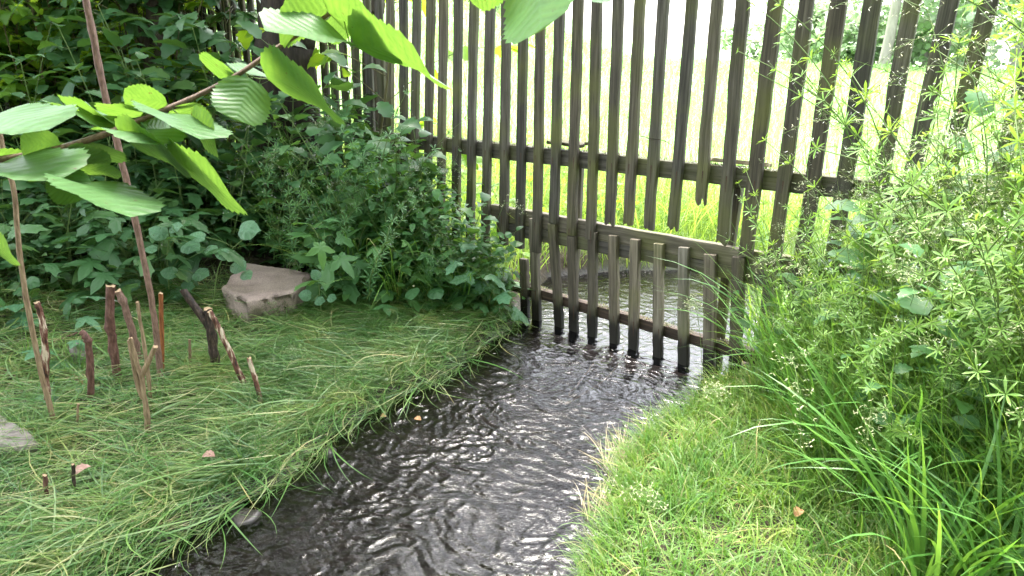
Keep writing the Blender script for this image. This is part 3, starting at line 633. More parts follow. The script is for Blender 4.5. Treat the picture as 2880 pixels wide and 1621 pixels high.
def twig(name, pts, r0, r1, mat, label, cat, n=14, cap=None, wob=0.15, kinks=0.0):
    P = spline(pts, n); P[1:-1] += rng.normal(0, kinks, (n - 2, 3)); o0 = P[0].copy()
    G = Geo(); tube(G, P - o0, np.linspace(r0, r1, n), 7, 0, 1 if cap else 0, wob)
    o = obj(name, G, [mat, cap] if cap else mat, smooth=True, loc=o0); tag(o, label, cat); return o
def fpt(x, y, off):
    t_, z_ = on_fence(x, y, off); q = FC + FD * t_ + FNRM * off; return np.array([q[0], q[1], z_])
twig('fence_twig', [fpt(1803, 384, -0.006), fpt(1838, 391, -0.008), fpt(1868, 397, -0.006), fpt(1890, 409, -0.004)], 0.0025, 0.0015, M_bark_grey, 'thin grey twig caught across two battens high on the fence', 'twig', kinks=0.001)

# ------------------------------------------------------------------ stones
ZUP_ = np.array([0, 0, 1.0])
def stone_geo(pts_top, pts_bot, sub=3, rough=0.012):
    """A quarried block from its top and bottom outlines, subdivided and chipped."""
    bm_ = __import__('bmesh').new(); bmesh = __import__('bmesh')
    vs_ = [bm_.verts.new(p) for p in list(pts_top) + list(pts_bot)]
    r_ = bmesh.ops.convex_hull(bm_, input=vs_)
    bmesh.ops.delete(bm_, geom=list({g for g in r_['geom_interior'] if isinstance(g, bmesh.types.BMVert)}), context='VERTS')
    bmesh.ops.dissolve_limit(bm_, angle_limit=0.12, verts=bm_.verts, edges=bm_.edges)
    bmesh.ops.recalc_face_normals(bm_, faces=bm_.faces)
    bmesh.ops.bevel(bm_, geom=list(bm_.edges), offset=0.006, segments=1, profile=0.6, affect='EDGES')
    bmesh.ops.triangulate(bm_, faces=bm_.faces)
    for _ in range(sub): bmesh.ops.subdivide_edges(bm_, edges=[e for e in bm_.edges if e.calc_length() > 0.014], cuts=1); bmesh.ops.triangulate(bm_, faces=bm_.faces)
    V = np.array([v.co[:] for v in bm_.verts]); bm_.normal_update(); Nn = np.array([v.normal[:] for v in bm_.verts])
    d = (fbm(V[:, 0] * 14 + V[:, 2] * 9, V[:, 1] * 14 - V[:, 2] * 11, 77, 4) - 0.48) * rough * 2
    V = V + Nn * d[:, None]; T = np.array([[v.index for v in f.verts] for f in bm_.faces]) if not bm_.verts.index_update() else None
    bm_.free(); return V, T, np.zeros((len(V), 2)), np.zeros(len(T), np.int32)
def stone(pxs_top, base_px, mat, label, thick=0.2, dz=0.0, sub=3, rough=0.012, topz=None, name='stone', flare=1.06):
    b = at_z(*base_px, 0.08); b = at_z(*base_px, float(gz(b[0], b[1])))
    zt = topz if topz is not None else b[2] + thick
    top = np.array([at_z(x, y, zt + q) for x, y, q in pxs_top]); c = top.mean(0)
    bot = top.copy(); bot[:, :2] = c[:2] + (bot[:, :2] - c[:2]) * flare; bot[:, 2] = b[2] - 0.08
    o0 = np.array([c[0], c[1], b[2]])
    o = obj(name, stone_geo(top - o0, bot - o0, sub, rough), mat, smooth=False, loc=o0); tag(o, label, 'stone'); return o
block = stone([(690, 742, 0.005), (775, 750, 0.0), (868, 764, 0.0), (878, 780, -0.01), (826, 822, 0.0), (692, 850, -0.01), (630, 812, -0.01), (645, 780, 0)], (770, 925), M_stone, 'large square-edged pinkish block of stone lying at the foot of the undergrowth', topz=0.27, rough=0.022, flare=0.97)
stone([(-60, 1150, 0), (10, 1172, 0), (73, 1212, 0), (116, 1246, -0.02), (60, 1262, -0.02), (-60, 1240, 0)], (40, 1318), M_stone_grey, 'flat grey-pink stone at the left edge of the matted grass', topz=0.165, rough=0.012, flare=1.0)
stone([(195, 968, 0), (215, 962, 0), (236, 970, 0), (240, 985, -0.01), (222, 995, -0.01), (198, 990, 0)], (215, 1005), M_stone_grey, 'small pale rounded pebble behind the row of cut stakes', thick=0.05, sub=2, rough=0.014)
stone([(630, 1435, -0.01), (672, 1424, 0), (735, 1436, -0.005), (712, 1466, -0.01), (668, 1480, -0.01), (650, 1455, 0)], (690, 1475), M_stone_wet, 'dark wet stone at the stream edge with a pale top, half under water', topz=0.016, sub=2, rough=0.012)
stone([(900, 1262, 0), (930, 1252, 0), (948, 1262, 0), (930, 1278, 0), (905, 1276, -0.01)], (925, 1275), M_stone_wet, 'small grey stone where the matted grass meets the water', topz=0.02, sub=2, rough=0.008)

me_ = block.data; pv = [(f.center[:], f.normal[:]) for f in me_.polygons if f.normal[1] < -0.3 and f.center[2] < 0.16 and f.center[2] > -0.02]
sel = [q for q in pv if fbm(q[0][0] * 9, q[0][2] * 9, 5, 3) + 0.35 * q[0][0] > 0.48]
if sel:
    q = rng.integers(0, len(sel), 1300); mp_ = np.array([sel[i][0] for i in q]) + rng.normal(0, 0.006, (1300, 3)); md = np.array([sel[i][1] for i in q]) + rng.normal(0, 0.7, (1300, 3)); MG = Geo()
    put_leaves(MG, L_LANCE, mp_, md, ZUP_ + rng.normal(0, 0.4, (1300, 3)), U(1300, 0.006, 0.016)); obj('moss', MG, M_moss_green, block)
# ------------------------------------------------------------------ cut stakes and stems on the left bank
def ground_px(x, y):
    z = 0.08
    for _ in range(8):
        q = at_z(x, y, z); z = 0.5 * z + 0.5 * float(gz(q[0], q[1]))
    q = at_z(x, y, z); q[2] = float(gz(q[0], q[1])); return q
def stake(pxs, wpx, mat, label, cap=M_cut, name='cut_stake', cat='stake', n=22, tip=0.9, knots=3, lean_y=0.0, forks=(), taper_end=False):
    """pxs run from the foot in the ground upwards; forks are further pixel runs that leave the main stem."""
    b = ground_px(*pxs[0]); Y = b[1]; dep = float((b - CAMO) @ _fw); r = 0.82 * wpx / FPX * dep / 2
    def P(p, i, k): return at_y(p[0], p[1], Y + lean_y * i / max(1, k - 1))
    pts = np.array([P(p, i, len(pxs)) for i, p in enumerate(pxs)])
    pts = np.vstack([pts[0] + (pts[0] - pts[1]) / np.linalg.norm(pts[0] - pts[1]) * 0.06, pts])
    S = spline(pts, n); rad = np.linspace(r * 1.05, r * tip, n) * (1 + (0.05 if cap is None else 0.13) * (rng.random(n) - 0.5))
    for k in range(knots): rad[rng.integers(3, n - 2)] *= 1.1 if cap is None else 1.22
    S[1:-1] += rng.normal(0, r * 0.08, (n - 2, 3)); G = Geo(); tube(G, S - b, rad, 10, 0, 1, 0.06 if cap is None else 0.2)
    for f, fw in forks:
        fp = np.array([P(p, 0, 1) for p in f]); F = spline(fp, 9); fr = fw / FPX * dep / 2
        tube(G, F - b, np.linspace(fr * 1.1, fr * 0.9, 9), 8, 0, 1, 0.12)
    o = obj(name, G, [mat, cap] if cap else mat, smooth=True, loc=b); tag(o, label, cat); return o
stake([(158, 1206), (123, 1080), (80, 875), (56, 726), (39, 540), (6, 405), (-40, 160), (-90, -80)], 17, M_stick_tan, 'tall pale tan stem leaning out of the grass at the far left', None, 'bare_stem', 'stem', 40, 0.8, 6)
stake([(452, 1090), (444, 979), (430, 870), (414, 780), (385, 640), (345, 466), (294, 261), (262, 100), (242, 0), (225, -110)], 19, M_stick_pink, 'tall reddish-pink bare stem rising past the hazel branch to the top of the picture', None, 'bare_stem', 'stem', 44, 1.05, 8)
stake([(134, 1165), (131, 1080), (129, 1012), (122, 929), (112, 875), (104, 852)], 20, M_stick_peel, 'knobbly stake with peeling red bark beside the pale tall stem', knots=5)
stake([(256, 1140), (255, 1060), (250, 979), (243, 948), (228, 934)], 22, M_stick_red, 'short thick stake with a hooked top and red-brown bark', knots=5)
stake([(333, 1085), (326, 1028), (316, 960), (310, 912), (311, 806)], 26, M_stick_red, 'thickest straight red stake with a ragged pale cut top', knots=3, tip=1.1)
stake([(396, 1040), (394, 1031), (384, 979), (367, 912), (348, 850), (332, 820)], 25, M_stick_pink, 'mottled pink-brown stake leaning left against the thick red stake', knots=4)
stake([(418, 1242), (415, 1190), (410, 1144), (403, 1090), (397, 1055), (381, 1012), (367, 952)], 19, M_stick_tan, 'forked tan stake with two short arms, nearest to the water of the tall ones', knots=4, tip=0.75,
      forks=[([(398, 1058), (412, 1030), (437, 976)], 15), ([(402, 1120), (388, 1085), (377, 1030), (364, 958)], 13)])
stake([(427, 1145), (425, 1137), (416, 1050), (404, 962), (392, 890), (386, 850)], 12, M_stick_tan, 'thin grey-tan stake just right of the forked stake', knots=3)
stake([(459, 1075), (458, 1068), (455, 945), (452, 826)], 15, M_stick_orange, 'slim orange-barked stake close behind the tall reddish stem', knots=2)
stake([(536, 1050), (536, 1045), (533, 955)], 10, M_stick_tan, 'short thin stub alone in the grass between the red stakes and the dark forked one', knots=1)
stake([(621, 1058), (619, 1051), (606, 1012), (597, 960), (590, 905), (586, 872)], 32, M_stick_dark, 'thick blackened stake with one long arm reaching up to the left', knots=4, tip=0.85,
      forks=[([(592, 925), (563, 883), (538, 850), (515, 816)], 21)])
stake([(694, 1106), (692, 1098), (665, 1031), (629, 952), (606, 905), (591, 878)], 20, M_stick_peel, 'leaning stake with pale peeled patches, propped against the blackened one', knots=3)
stake([(740, 1154), (738, 1151), (728, 1105), (717, 1065), (700, 1008)], 17, M_stick_peel, 'short leaning stake with a torn orange top, furthest right of the stakes', knots=2)
stake([(218, 1228), (218, 1224), (220, 1137)], 9, M_stick_tan, 'tiny thin stub below the hooked stake', knots=1)
stake([(135, 1430), (134, 1424), (130, 1385), (126, 1338)], 16, M_stick_red, 'short stub with a slanted top low in the matted grass at the left', knots=1)
stake([(208, 1410), (208, 1406), (207, 1360), (206, 1307)], 13, M_stick_dark, 'short dark stub beside a dead leaf low in the matted grass', knots=1)
def ground_twig(pxs, r0, r1, mat, label, h=0.012, cat='twig', name='fallen_twig'):
    pts = []
    for p in pxs:
        q = ground_px(*p[:2]); q[2] += (p[2] if len(p) > 2 else h); pts.append(q)
    return twig(name, pts, r0, r1, mat, label, cat, kinks=0.002)
ground_twig([(-40, 1035, 0.04), (40, 1075, 0.03), (95, 1108, 0.015)], 0.012, 0.008, M_stick_red, 'red-brown fallen branch at the left edge behind the flat stone')
ground_twig([(140, 992, 0.05), (178, 980, 0.05), (222, 968, 0.06)], 0.006, 0.004, M_stick_red, 'thin red twig lying by the small pale pebble')
ground_twig([(206, 1082, 0.04), (222, 1088, 0.035), (240, 1098, 0.02)], 0.011, 0.010, M_stick_orange, 'broken orange chunk of wood lying left of the hooked stake')
ground_twig([(145, 1000, 0.03), (165, 1025, 0.02), (195, 1035, 0.02)], 0.004, 0.003, M_pale, 'thin bleached twig on the bare soil between the left stakes')
ground_twig([(1600, 1118, 0.02), (1632, 1088, 0.035), (1668, 1045, 0.05)], 0.006, 0.004, M_stick_tan, 'straight brown twig sticking out of the stream')
ground_twig([(1590, 1142, 0.012), (1660, 1108, 0.02), (1722, 1062, 0.03), (1748, 1020, 0.045), (1752, 988, 0.05), (1746, 960, 0.04)], 0.007, 0.003, M_stick_tan, 'long curved branch lying in the stream before the short battens')
ground_twig([(1748, 998, 0.06), (1780, 985, 0.06), (1818, 968, 0.07)], 0.005, 0.003, M_stick_pink, 'short red-brown twig lying across the foot of a batten in the stream')

def dead_leaf(px, size, mat, label, lift=0.02, tpl=None):
    p = ground_px(*px); p[2] = max(p[2], 0.0) + lift
    G = Geo(); a = random.uniform(0, 6.28); G.inst(tpl or leaf_tpl(1, 0.62, 8, 0.4, 0.12, 0.5, 1.6, 0.8, 0.6, 0.6), frames(np.array([[math.cos(a), math.sin(a), 0.25]]), np.array([-0.2, -0.5, 1.0]), size), np.zeros((1, 3)))
    o = obj('dead_leaf', G, mat, loc=p); tag(o, label, 'leaf')
dead_leaf((2440, 1370), 0.07, M_dead, 'curled tan dead leaf on bare soil in the right-hand grass', 0.05)
dead_leaf((2455, 1412), 0.05, M_dead, 'small orange dead leaf just below the curled tan one', 0.04)
dead_leaf((610, 1322), 0.05, M_dead_pink, 'pinkish dead leaf in the middle of the matted grass', 0.06)
dead_leaf((222, 1385), 0.06, M_dead_pink, 'pinkish dead leaf leaning on the short dark stub', 0.07)
dead_leaf((1186, 1234), 0.035, M_dead, 'orange leaf caught in the stream below the matted grass', 0.012)
dead_leaf((1072, 1200), 0.03, M_dead, 'small rust-red leaf at the far margin of the stream', 0.012)
dead_leaf((2230, 1490), 0.05, M_dead, 'brown dead leaf low in the short grass on the right', 0.05)

# ------------------------------------------------------------------ trees
def tree(name, label, base, stems, crown_c, crown_r, nleaf, lsize, mat_t, mat_l, limbs=6, clump=28, group=None, ymax=None):
    """stems: list of (points, radii). The crown is many leaves gathered on clumps through an ellipsoid."""
    root = empty(name, base); tag(root, label, 'tree', group); b = np.asarray(base, float)
    G = Geo()
    for pts, r in stems:
        S = spline(pts, 26); rr = np.interp(np.linspace(0, 1, 26), np.linspace(0, 1, len(r)), r); S[1:] += rng.normal(0, rr.min() * 0.06, (25, 3)); tube(G, S - b, rr, 14, wob=0.10)
    top = np.asarray(stems[0][0][-1], float); cc = np.asarray(crown_c, float); cr = np.asarray(crown_r, float)
    cl = []
    while len(cl) < clump:
        q = rng.normal(0, 1, 3); q = q / np.linalg.norm(q) * rng.random() ** 0.45; cl.append(cc + q * cr)
    cl = np.array(cl)
    for i in range(min(limbs, clump)):
        st = np.asarray(stems[i % len(stems)][0][-1], float); st = st - np.array([0, 0, rng.random() * 1.0])
        S = spline([st, (st + cl[i]) / 2 + rng.normal(0, 0.15, 3) * cr.min() * 0.5, cl[i]], 9); tube(G, S - b, np.linspace(stems[0][1][-1] * 0.6, 0.012, 9), 6)
    obj('trunk', G, mat_t, root, smooth=True)
    k = rng.integers(0, clump, nleaf); sp = cr.min() * (0.22 + 0.2 * rng.random(clump))
    pos = cl[k] + rng.normal(0, 1, (nleaf, 3)) * sp[k][:, None] * np.array([1, 1, 0.6])
    d = rng.normal(0, 1, (nleaf, 3)) * np.array([1, 1, 0.5]) + np.array([0, 0, -0.35]); up = np.array([0, 0, 1.0]) + rng.normal(0, 0.4, (nleaf, 3))
    kp = (np.linalg.norm(pos - CAMO, axis=1) > 1.6) & ~((pos[:, 1] > -0.3) & (pos[:, 1] < 3) & (np.abs(pos[:, 0]) < 0.85 * pos[:, 1] + 0.9) & (pos[:, 2] < 3.2)); pos = pos[kp]; d = d[kp]; up = up[kp]; nleaf = len(pos)
    if ymax is not None: kp = pos[:, 1] < ymax; pos = pos[kp]; d = d[kp]; up = up[kp]; nleaf = len(pos)
    H = Geo(); put_leaves(H, L_CROWN, pos - b, d, up, lsize * U(nleaf, 0.7, 1.3)); obj('crown', H, mat_l, root)
    return root
def tb(x, y, Y):                              # trunk point by pixel at distance Y
    return at_y(x, y, Y)
def gbase(x, y, Y):
    p = at_y(x, y, Y); return np.array([p[0], p[1], float(gz(p[0], p[1])) - 0.05])
Y2 = 5.6
b2 = gbase(440, 300, Y2)
tree('woodland_tree', 'slim grey-brown tree forking low on the left bank, its thinner stem leaning left', b2,
     [([b2, tb(436, 200, Y2), tb(436, 110, Y2), tb(437, 0, Y2), tb(440, -300, Y2), tb(450, -700, Y2 + 0.2)], [0.078, 0.07, 0.07, 0.056, 0.048, 0.04]),
      ([b2 + [0.0, 0.02, 0.4], tb(408, 135, Y2 + 0.05), tb(385, 60, Y2 + 0.05), tb(368, 0, Y2 + 0.05), tb(330, -280, Y2)], [0.045, 0.036, 0.031, 0.028, 0.022])],
     (-2.6, 5.2, 5.3), (2.0, 2.2, 1.6), 1500, 0.11, M_bark_grey, M_crown, 8, 34)
Y3 = 5.2
b3 = gbase(815, 260, Y3)
tree('woodland_tree', 'thick dark tree trunk on the left bank behind the hazel branch', b3,
     [([b3, tb(800, 216, Y3), tb(806, 90, Y3), tb(812, 0, Y3), tb(815, -260, Y3), tb(810, -620, Y3), tb(800, -1000, Y3)], [0.26, 0.21, 0.185, 0.18, 0.17, 0.15, 0.1])],
     (-2.3, 5.4, 6.2), (2.8, 2.8, 1.5), 10000, 0.14, M_bark_dark, M_crown, 12, 70)
Y4 = 5.15
b4 = gbase(1050, 300, Y4)
tree('woodland_tree', 'brown trunk standing hard against the leftmost visible battens', b4,
     [([b4, tb(1050, 100, Y4), tb(1052, 0, Y4), tb(1054, -300, Y4), tb(1050, -650, Y4)], [0.085, 0.078, 0.072, 0.065, 0.04])],
     (-1.5, 4.9, 4.9), (1.4, 1.2, 1.0), 1800, 0.10, M_bark_grey, M_crown, 6, 22)
Y5 = 7.2
b5 = gbase(300, 250, Y5)
tree('woodland_tree', 'dark trunk in the shade at the top left, half hidden by leaves', b5,
     [([b5, tb(285, 60, Y5), tb(275, 0, Y5), tb(262, -300, Y5), tb(255, -600, Y5)], [0.13, 0.12, 0.115, 0.10, 0.07])],
     (-5.0, 7.0, 5.6), (2.4, 2.2, 2.0), 1500, 0.13, M_bark_dark, M_crown, 8, 34)
Y6 = 6.4
b6 = gbase(560, 230, Y6)
tree('woodland_tree', 'thin straight sapling trunk between the forked tree and the thick dark trunk', b6,
     [([b6, tb(562, 120, Y6), tb(566, 0, Y6), tb(570, -300, Y6)], [0.035, 0.033, 0.03, 0.02])],
     (-2.4, 6.6, 4.4), (1.2, 1.2, 0.9), 1600, 0.10, M_bark_dark, M_crown, 4, 14)
for (x_, y_, h_, r_) in ((-3.8, -1.2, 8.5, 3.2), (0.6, -3.8, 9.5, 3.6), (4.4, -2.6, 8.5, 3.0)):  # unseen trees added to keep sky light off the fence fronts
    b_ = np.array([x_, y_, float(gz(x_, y_)) - 0.05])
    tree('woodland_tree', 'added leafy tree, unseen behind the viewpoint, shutting out sky light', b_, [([b_, b_ + [0.1, 0.05, h_ * 0.3], b_ + [0.15, 0, h_ * 0.6]], [0.2, 0.16, 0.1])], b_ + np.array([0, 0, h_ * 0.55]), (r_, r_ * 0.8, h_ * 0.45), 7000, 0.26, M_bark_dark, M_crown, 8, 60, 'added unseen trees around the viewpoint', -0.2)
# meadow edge far behind: trees and bushes
def far_plant(px, Y, h, wdt, label, trunk_r, name='meadow_tree', n=2600, ls=0.5, low=0.35, seed=0):
    p = at_y(px, 160, Y); b = np.array([p[0], p[1], float(gz(p[0], p[1]))])
    return tree(name, label, b, [([b, b + [0.1, 0, h * 0.25], b + [0.2, 0, h * 0.6]], [trunk_r, trunk_r * 0.8, trunk_r * 0.4])], b + np.array([0, 0, h * (low + 1) / 2]), (wdt / 2, wdt / 2.4, h * (1 - low) / 2), n, ls, M_bark_hazed, M_far, 6, 30)
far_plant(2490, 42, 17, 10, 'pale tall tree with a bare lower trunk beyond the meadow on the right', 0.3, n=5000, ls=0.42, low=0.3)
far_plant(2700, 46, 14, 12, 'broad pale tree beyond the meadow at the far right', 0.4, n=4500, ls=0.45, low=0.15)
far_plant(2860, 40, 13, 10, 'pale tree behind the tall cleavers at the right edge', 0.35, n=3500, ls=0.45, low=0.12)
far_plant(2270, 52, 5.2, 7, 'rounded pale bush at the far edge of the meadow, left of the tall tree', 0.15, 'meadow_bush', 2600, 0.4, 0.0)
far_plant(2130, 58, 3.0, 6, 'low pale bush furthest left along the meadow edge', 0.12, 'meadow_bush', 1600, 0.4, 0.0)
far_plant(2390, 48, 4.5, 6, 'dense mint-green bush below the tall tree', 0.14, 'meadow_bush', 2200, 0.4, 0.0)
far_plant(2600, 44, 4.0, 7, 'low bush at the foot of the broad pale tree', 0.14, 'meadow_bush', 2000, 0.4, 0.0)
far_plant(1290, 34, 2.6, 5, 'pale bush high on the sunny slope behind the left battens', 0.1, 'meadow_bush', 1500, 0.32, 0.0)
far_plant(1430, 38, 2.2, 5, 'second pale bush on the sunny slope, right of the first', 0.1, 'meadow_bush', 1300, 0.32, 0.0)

# ------------------------------------------------------------------ hazel
hz = empty('hazel_bush', (-1.75, 0.75, float(gz(-1.75, 0.75)))); tag(hz, 'hazel bush reaching in from the left, its leafy branch crossing the foreground', 'bush')
hz0 = np.array(hz.location)
L_HZ = [leaf_tpl(1, 0.9, 22, 0.56, 0.05, f, d, 0.36, 0.5, 0.15) for f, d in ((0.07, 0.3), (0.12, 0.5), (0.03, 0.22), (0.17, 0.6))]
def chord(tp):
    V = tp[0].copy(); n = 23; tip = V[n - 1]; a = math.atan2(tip[2], tip[1]); c, s_ = math.cos(-a), math.sin(-a)
    y = V[:, 1] * c - V[:, 2] * s_; z = V[:, 1] * s_ + V[:, 2] * c; V[:, 1] = y; V[:, 2] = z; V /= math.hypot(tip[1], tip[2]); return V, tp[1], tp[2], tp[3]
L_HZ = [chord(q) for q in L_HZ]
def branch(name, pts, r0, r1, n=40, parent=hz):
    S = spline(pts, n); G = Geo(); rr = np.interp(np.linspace(0, 1, n), [0, 0.3, 0.5, 1], [r0, r0 * 0.5, r0 * 0.36, r1]) * (1 + 0.08 * (rng.random(n) - 0.5)); tube(G, S - hz0, rr, 9, wob=0.08)
    return obj(name, G, M_twig, parent, smooth=True)
DB = 1.16
bp_ = [hz0 + [0, 0, -0.05], hz0 + [0.06, 0.03, 0.55], hz0 + [0.35, 0.2, 0.85]] + [at_depth(x, y, d) for x, y, d in
      [(-260, 500, 1.05), (0, 452, 1.08), (160, 421, 1.1), (309, 373, 1.12), (429, 324, 1.14), (559, 268, 1.17), (671, 209, 1.19), (764, 145, 1.21), (857, 86, 1.23), (960, 17, 1.25), (1045, -40, 1.27)]]
main_b = branch('branch', bp_, 0.013, 0.0032, 70)
bp2 = [hz0 + [0.02, 0.0, 0.0], hz0 + [0.15, 0.05, 0.9], hz0 + [0.7, 0.15, 1.7], at_depth(900, -420, 0.95), at_depth(1250, -210, 0.92), at_depth(1400, -75, 0.9)]
top_b = branch('branch', bp2, 0.012, 0.003, 50); top_b['label'] = 'branch passing above the picture, one leaf of it hanging in at the top'
def hz_leaf(par, bpx, tpx, db, dt, wpx, side=1, k=None, petiole=None, mat=None):
    """A leaf from its stalk end (pixel, depth) to its tip; wpx is how wide it shows, side +1 turns its upper face to us, -1 its underside."""
    a = at_depth(*bpx, db); b = at_depth(*tpx, dt); b = a + (b - a) * (0.84 if par is main_b else 1.0); d = b - a; L = np.linalg.norm(d); d = d / L
    vw = CAMO - (a + b) / 2; vw = vw - d * (vw @ d); vw /= np.linalg.norm(vw)           # towards the camera, square to the leaf's length
    lat = np.cross(vw, d); lat = lat if lat[2] > 0 else -lat                              # the way up, square to both
    W = 1.0 * wpx / FPX * (db + dt) / 2; ca = min(1.0, max(0.12, W / (0.84 * L))); nrm = vw * ca * side + lat * math.sqrt(max(0, 1 - ca * ca)) * 1.0
    nrm /= np.linalg.norm(nrm); fm = np.stack([np.cross(d, nrm), d, nrm], -1)
    tp = L_HZ[rng.integers(0, 4) if k is None else k]; V = tp[0].copy(); V[:, 0] *= max(1.0, min(1.35, W / (0.84 * L)))
    V[:, 2] += 0.035 * np.sin(V[:, 1] * 8 + rng.random() * 6) * np.abs(V[:, 0]) * 2
    G = Geo(); G.add((V * L) @ fm.T + a - hz0, tp[1], tp[2])
    if petiole:
        p = at_depth(*petiole); S = spline([p, (p + a) / 2 + [0, 0, -0.004], a], 6); tube(G, S - hz0, np.full(6, 0.0011), 5, 1)
    return obj('leaf', G, [mat or M_hazel, M_stem], par, smooth=False)
for a in [((705, 222), (652, 362), 1.19, 1.15, 148, -1, 2, (690, 205, 1.19)),
          ((752, 222), (958, 315), 1.2, 1.1, 100, -1, 1, (690, 205, 1.19)),
          ((925, 26), (755, 90), 1.24, 1.16, 118, -1, 0, (895, 62, 1.24)),
          ((930, 44), (990, 118), 1.25, 1.30, 130, -1, 2, (905, 55, 1.24)),
          ((925, 38), (1134, 136), 1.24, 1.13, 112, -1, 0, (905, 55, 1.24)),
          ((985, 128), (694, 78), 1.2, 1.08, 62, 1, 3, (960, 20, 1.25)),
          ((1000, 132), (1258, 236), 1.19, 1.07, 96, -1, 3, (985, 128, 1.2)),
          ((662, 210), (570, 190), 1.19, 1.24, 58, -1, 0, (671, 209, 1.19)),
          ((672, 206), (768, 214), 1.19, 1.3, 34, 1, 0, None),
          ((470, 292), (322, 268), 1.15, 1.12, 62, -1, 0, (480, 303, 1.15)),
          ((432, 322), (300, 334), 1.14, 1.2, 42, -1, 1, None),
          ((445, 318), (588, 408), 1.14, 1.04, 80, 1, 1, (429, 324, 1.14)),
          ((535, 335), (620, 418), 1.15, 1.1, 70, -1, 0, (480, 303, 1.15)),
          ((492, 300), (580, 352), 1.15, 1.22, 70, -1, 2, None),
          ((330, 372), (470, 416), 1.12, 1.03, 66, 1, 1, (320, 368, 1.12)),
          ((345, 384), (530, 470), 1.12, 1.06, 70, -1, 0, (320, 368, 1.12)),
          ((490, 455), (684, 572), 1.12, 1.03, 78, -1, 2, (400, 380, 1.13)),
          ((320, 350), (205, 322), 1.12, 1.2, 44, -1, 1, None),
          ((300, 368), (160, 300), 1.12, 1.18, 46, 1, 3, None),
          ((-30, 330), (172, 372), 1.06, 0.98, 124, 1, 0, (-40, 460, 1.07)),
          ((170, 404), (35, 416), 1.1, 1.06, 76, -1, 0, (180, 415, 1.1)),
          ((-10, 465), (196, 520), 1.07, 0.98, 128, 1, 3, (20, 448, 1.08)),
          ((170, 480), (228, 586), 1.04, 1.02, 104, 1, 0, (185, 418, 1.1)),
          ((204, 512), (402, 632), 1.04, 0.96, 108, 1, 1, (190, 430, 1.1)),
          ((180, 424), (325, 486), 1.1, 1.15, 78, -1, 2, None),
          ((208, 474), (366, 500), 1.06, 1.1, 30, -1, 0, (185, 418, 1.1)),
          ((-60, 440), (150, 500), 1.08, 1.14, 70, -1, 0, None),
          ((120, 405), (215, 440), 1.1, 1.2, 56, -1, 2, None),
          ((250, 400), (310, 465), 1.11, 1.2, 80, -1, 2, None),
          ((395, 345), (500, 385), 1.13, 1.2, 64, 1, 0, None),
          ((240, 330), (320, 350), 1.13, 1.22, 44, 1, 1, None),
          ((-40, 690), (46, 720), 0.95, 0.92, 66, -1, 1, None)]:
    hz_leaf(main_b, *a)
hz_leaf(top_b, (1500, -120), (1522, 88), 0.9, 0.84, 215, -1, 2, (1400, -75, 0.9))
hz_leaf(top_b, (1440, -95), (1330, 12), 0.9, 0.92, 110, -1, 1, (1400, -75, 0.9))
hz_leaf(top_b, (1560, -120), (1706, 10), 0.92, 0.9, 70, 1, 1, None)
hz_leaf(top_b, (1200, -240), (1120, -90), 0.92, 0.9, 120, 1, 1, None)

# ------------------------------------------------------------------ herbs
ZUP = np.array([0, 0, 1.0])
def rdir(n, el0, el1, az=None):
    a = U(n, 0, 2 * PI) if az is None else az; e = U(n, el0, el1)
    return np.stack([np.cos(a) * np.cos(e), np.sin(a) * np.cos(e), np.sin(e)], -1)
def stem_path(h, lean, n=10, curve=0.15, az=None):
    a = random.uniform(0, 6.28) if az is None else az; s = np.linspace(0, 1, n)
    off = lean * s ** 1.6 * h; b = random.uniform(-curve, curve) * h * np.sin(s * PI) * 0.4
    return np.stack([off * math.cos(a) - b * math.sin(a), off * math.sin(a) + b * math.cos(a), h * s * (1 - 0.25 * lean * s)], -1)
def along(S, f):
    s = np.clip(f, 0, 1) * (len(S) - 1); i = np.minimum(s.astype(int), len(S) - 2); return S[i] + (S[i + 1] - S[i]) * (s - i)[:, None]
def nettle(h, size=0.075, tpl=L_OVATE, lean=0.2, gap=0.075, start=0.12):
    G = Geo(); S = stem_path(h, lean); tube(G, S, np.linspace(0.0032, 0.0016, 10), 5, 1)
    k = max(4, int(h * (1 - start) / gap)); f = np.linspace(start, 1, k); a0 = random.uniform(0, 6.28)
    pos, d, sz = [], [], []
    for i, q in enumerate(f):
        p = along(S, np.array([q]))[0]; s_ = size * (0.55 + 0.6 * math.sin(PI * min(1, 0.25 + 0.75 * (1 - q) ** 0.6))) * random.uniform(0.85, 1.15)
        for j in range(2):
            a = a0 + i * PI / 2 + j * PI + random.uniform(-0.3, 0.3); e = random.uniform(-0.3, 0.3) + 0.4 * q
            dd = np.array([math.cos(a) * math.cos(e), math.sin(a) * math.cos(e), math.sin(e)]); pt = dd * s_ * 0.35
            tube(G, [p, p + pt], [0.0011, 0.0009], 3, 1, close=False); pos.append(p + pt); d.append(dd); sz.append(s_)
    put_leaves(G, tpl, pos, d, ZUP + rng.normal(0, 0.25, (len(pos), 3)), sz, 0); return G.arrays()
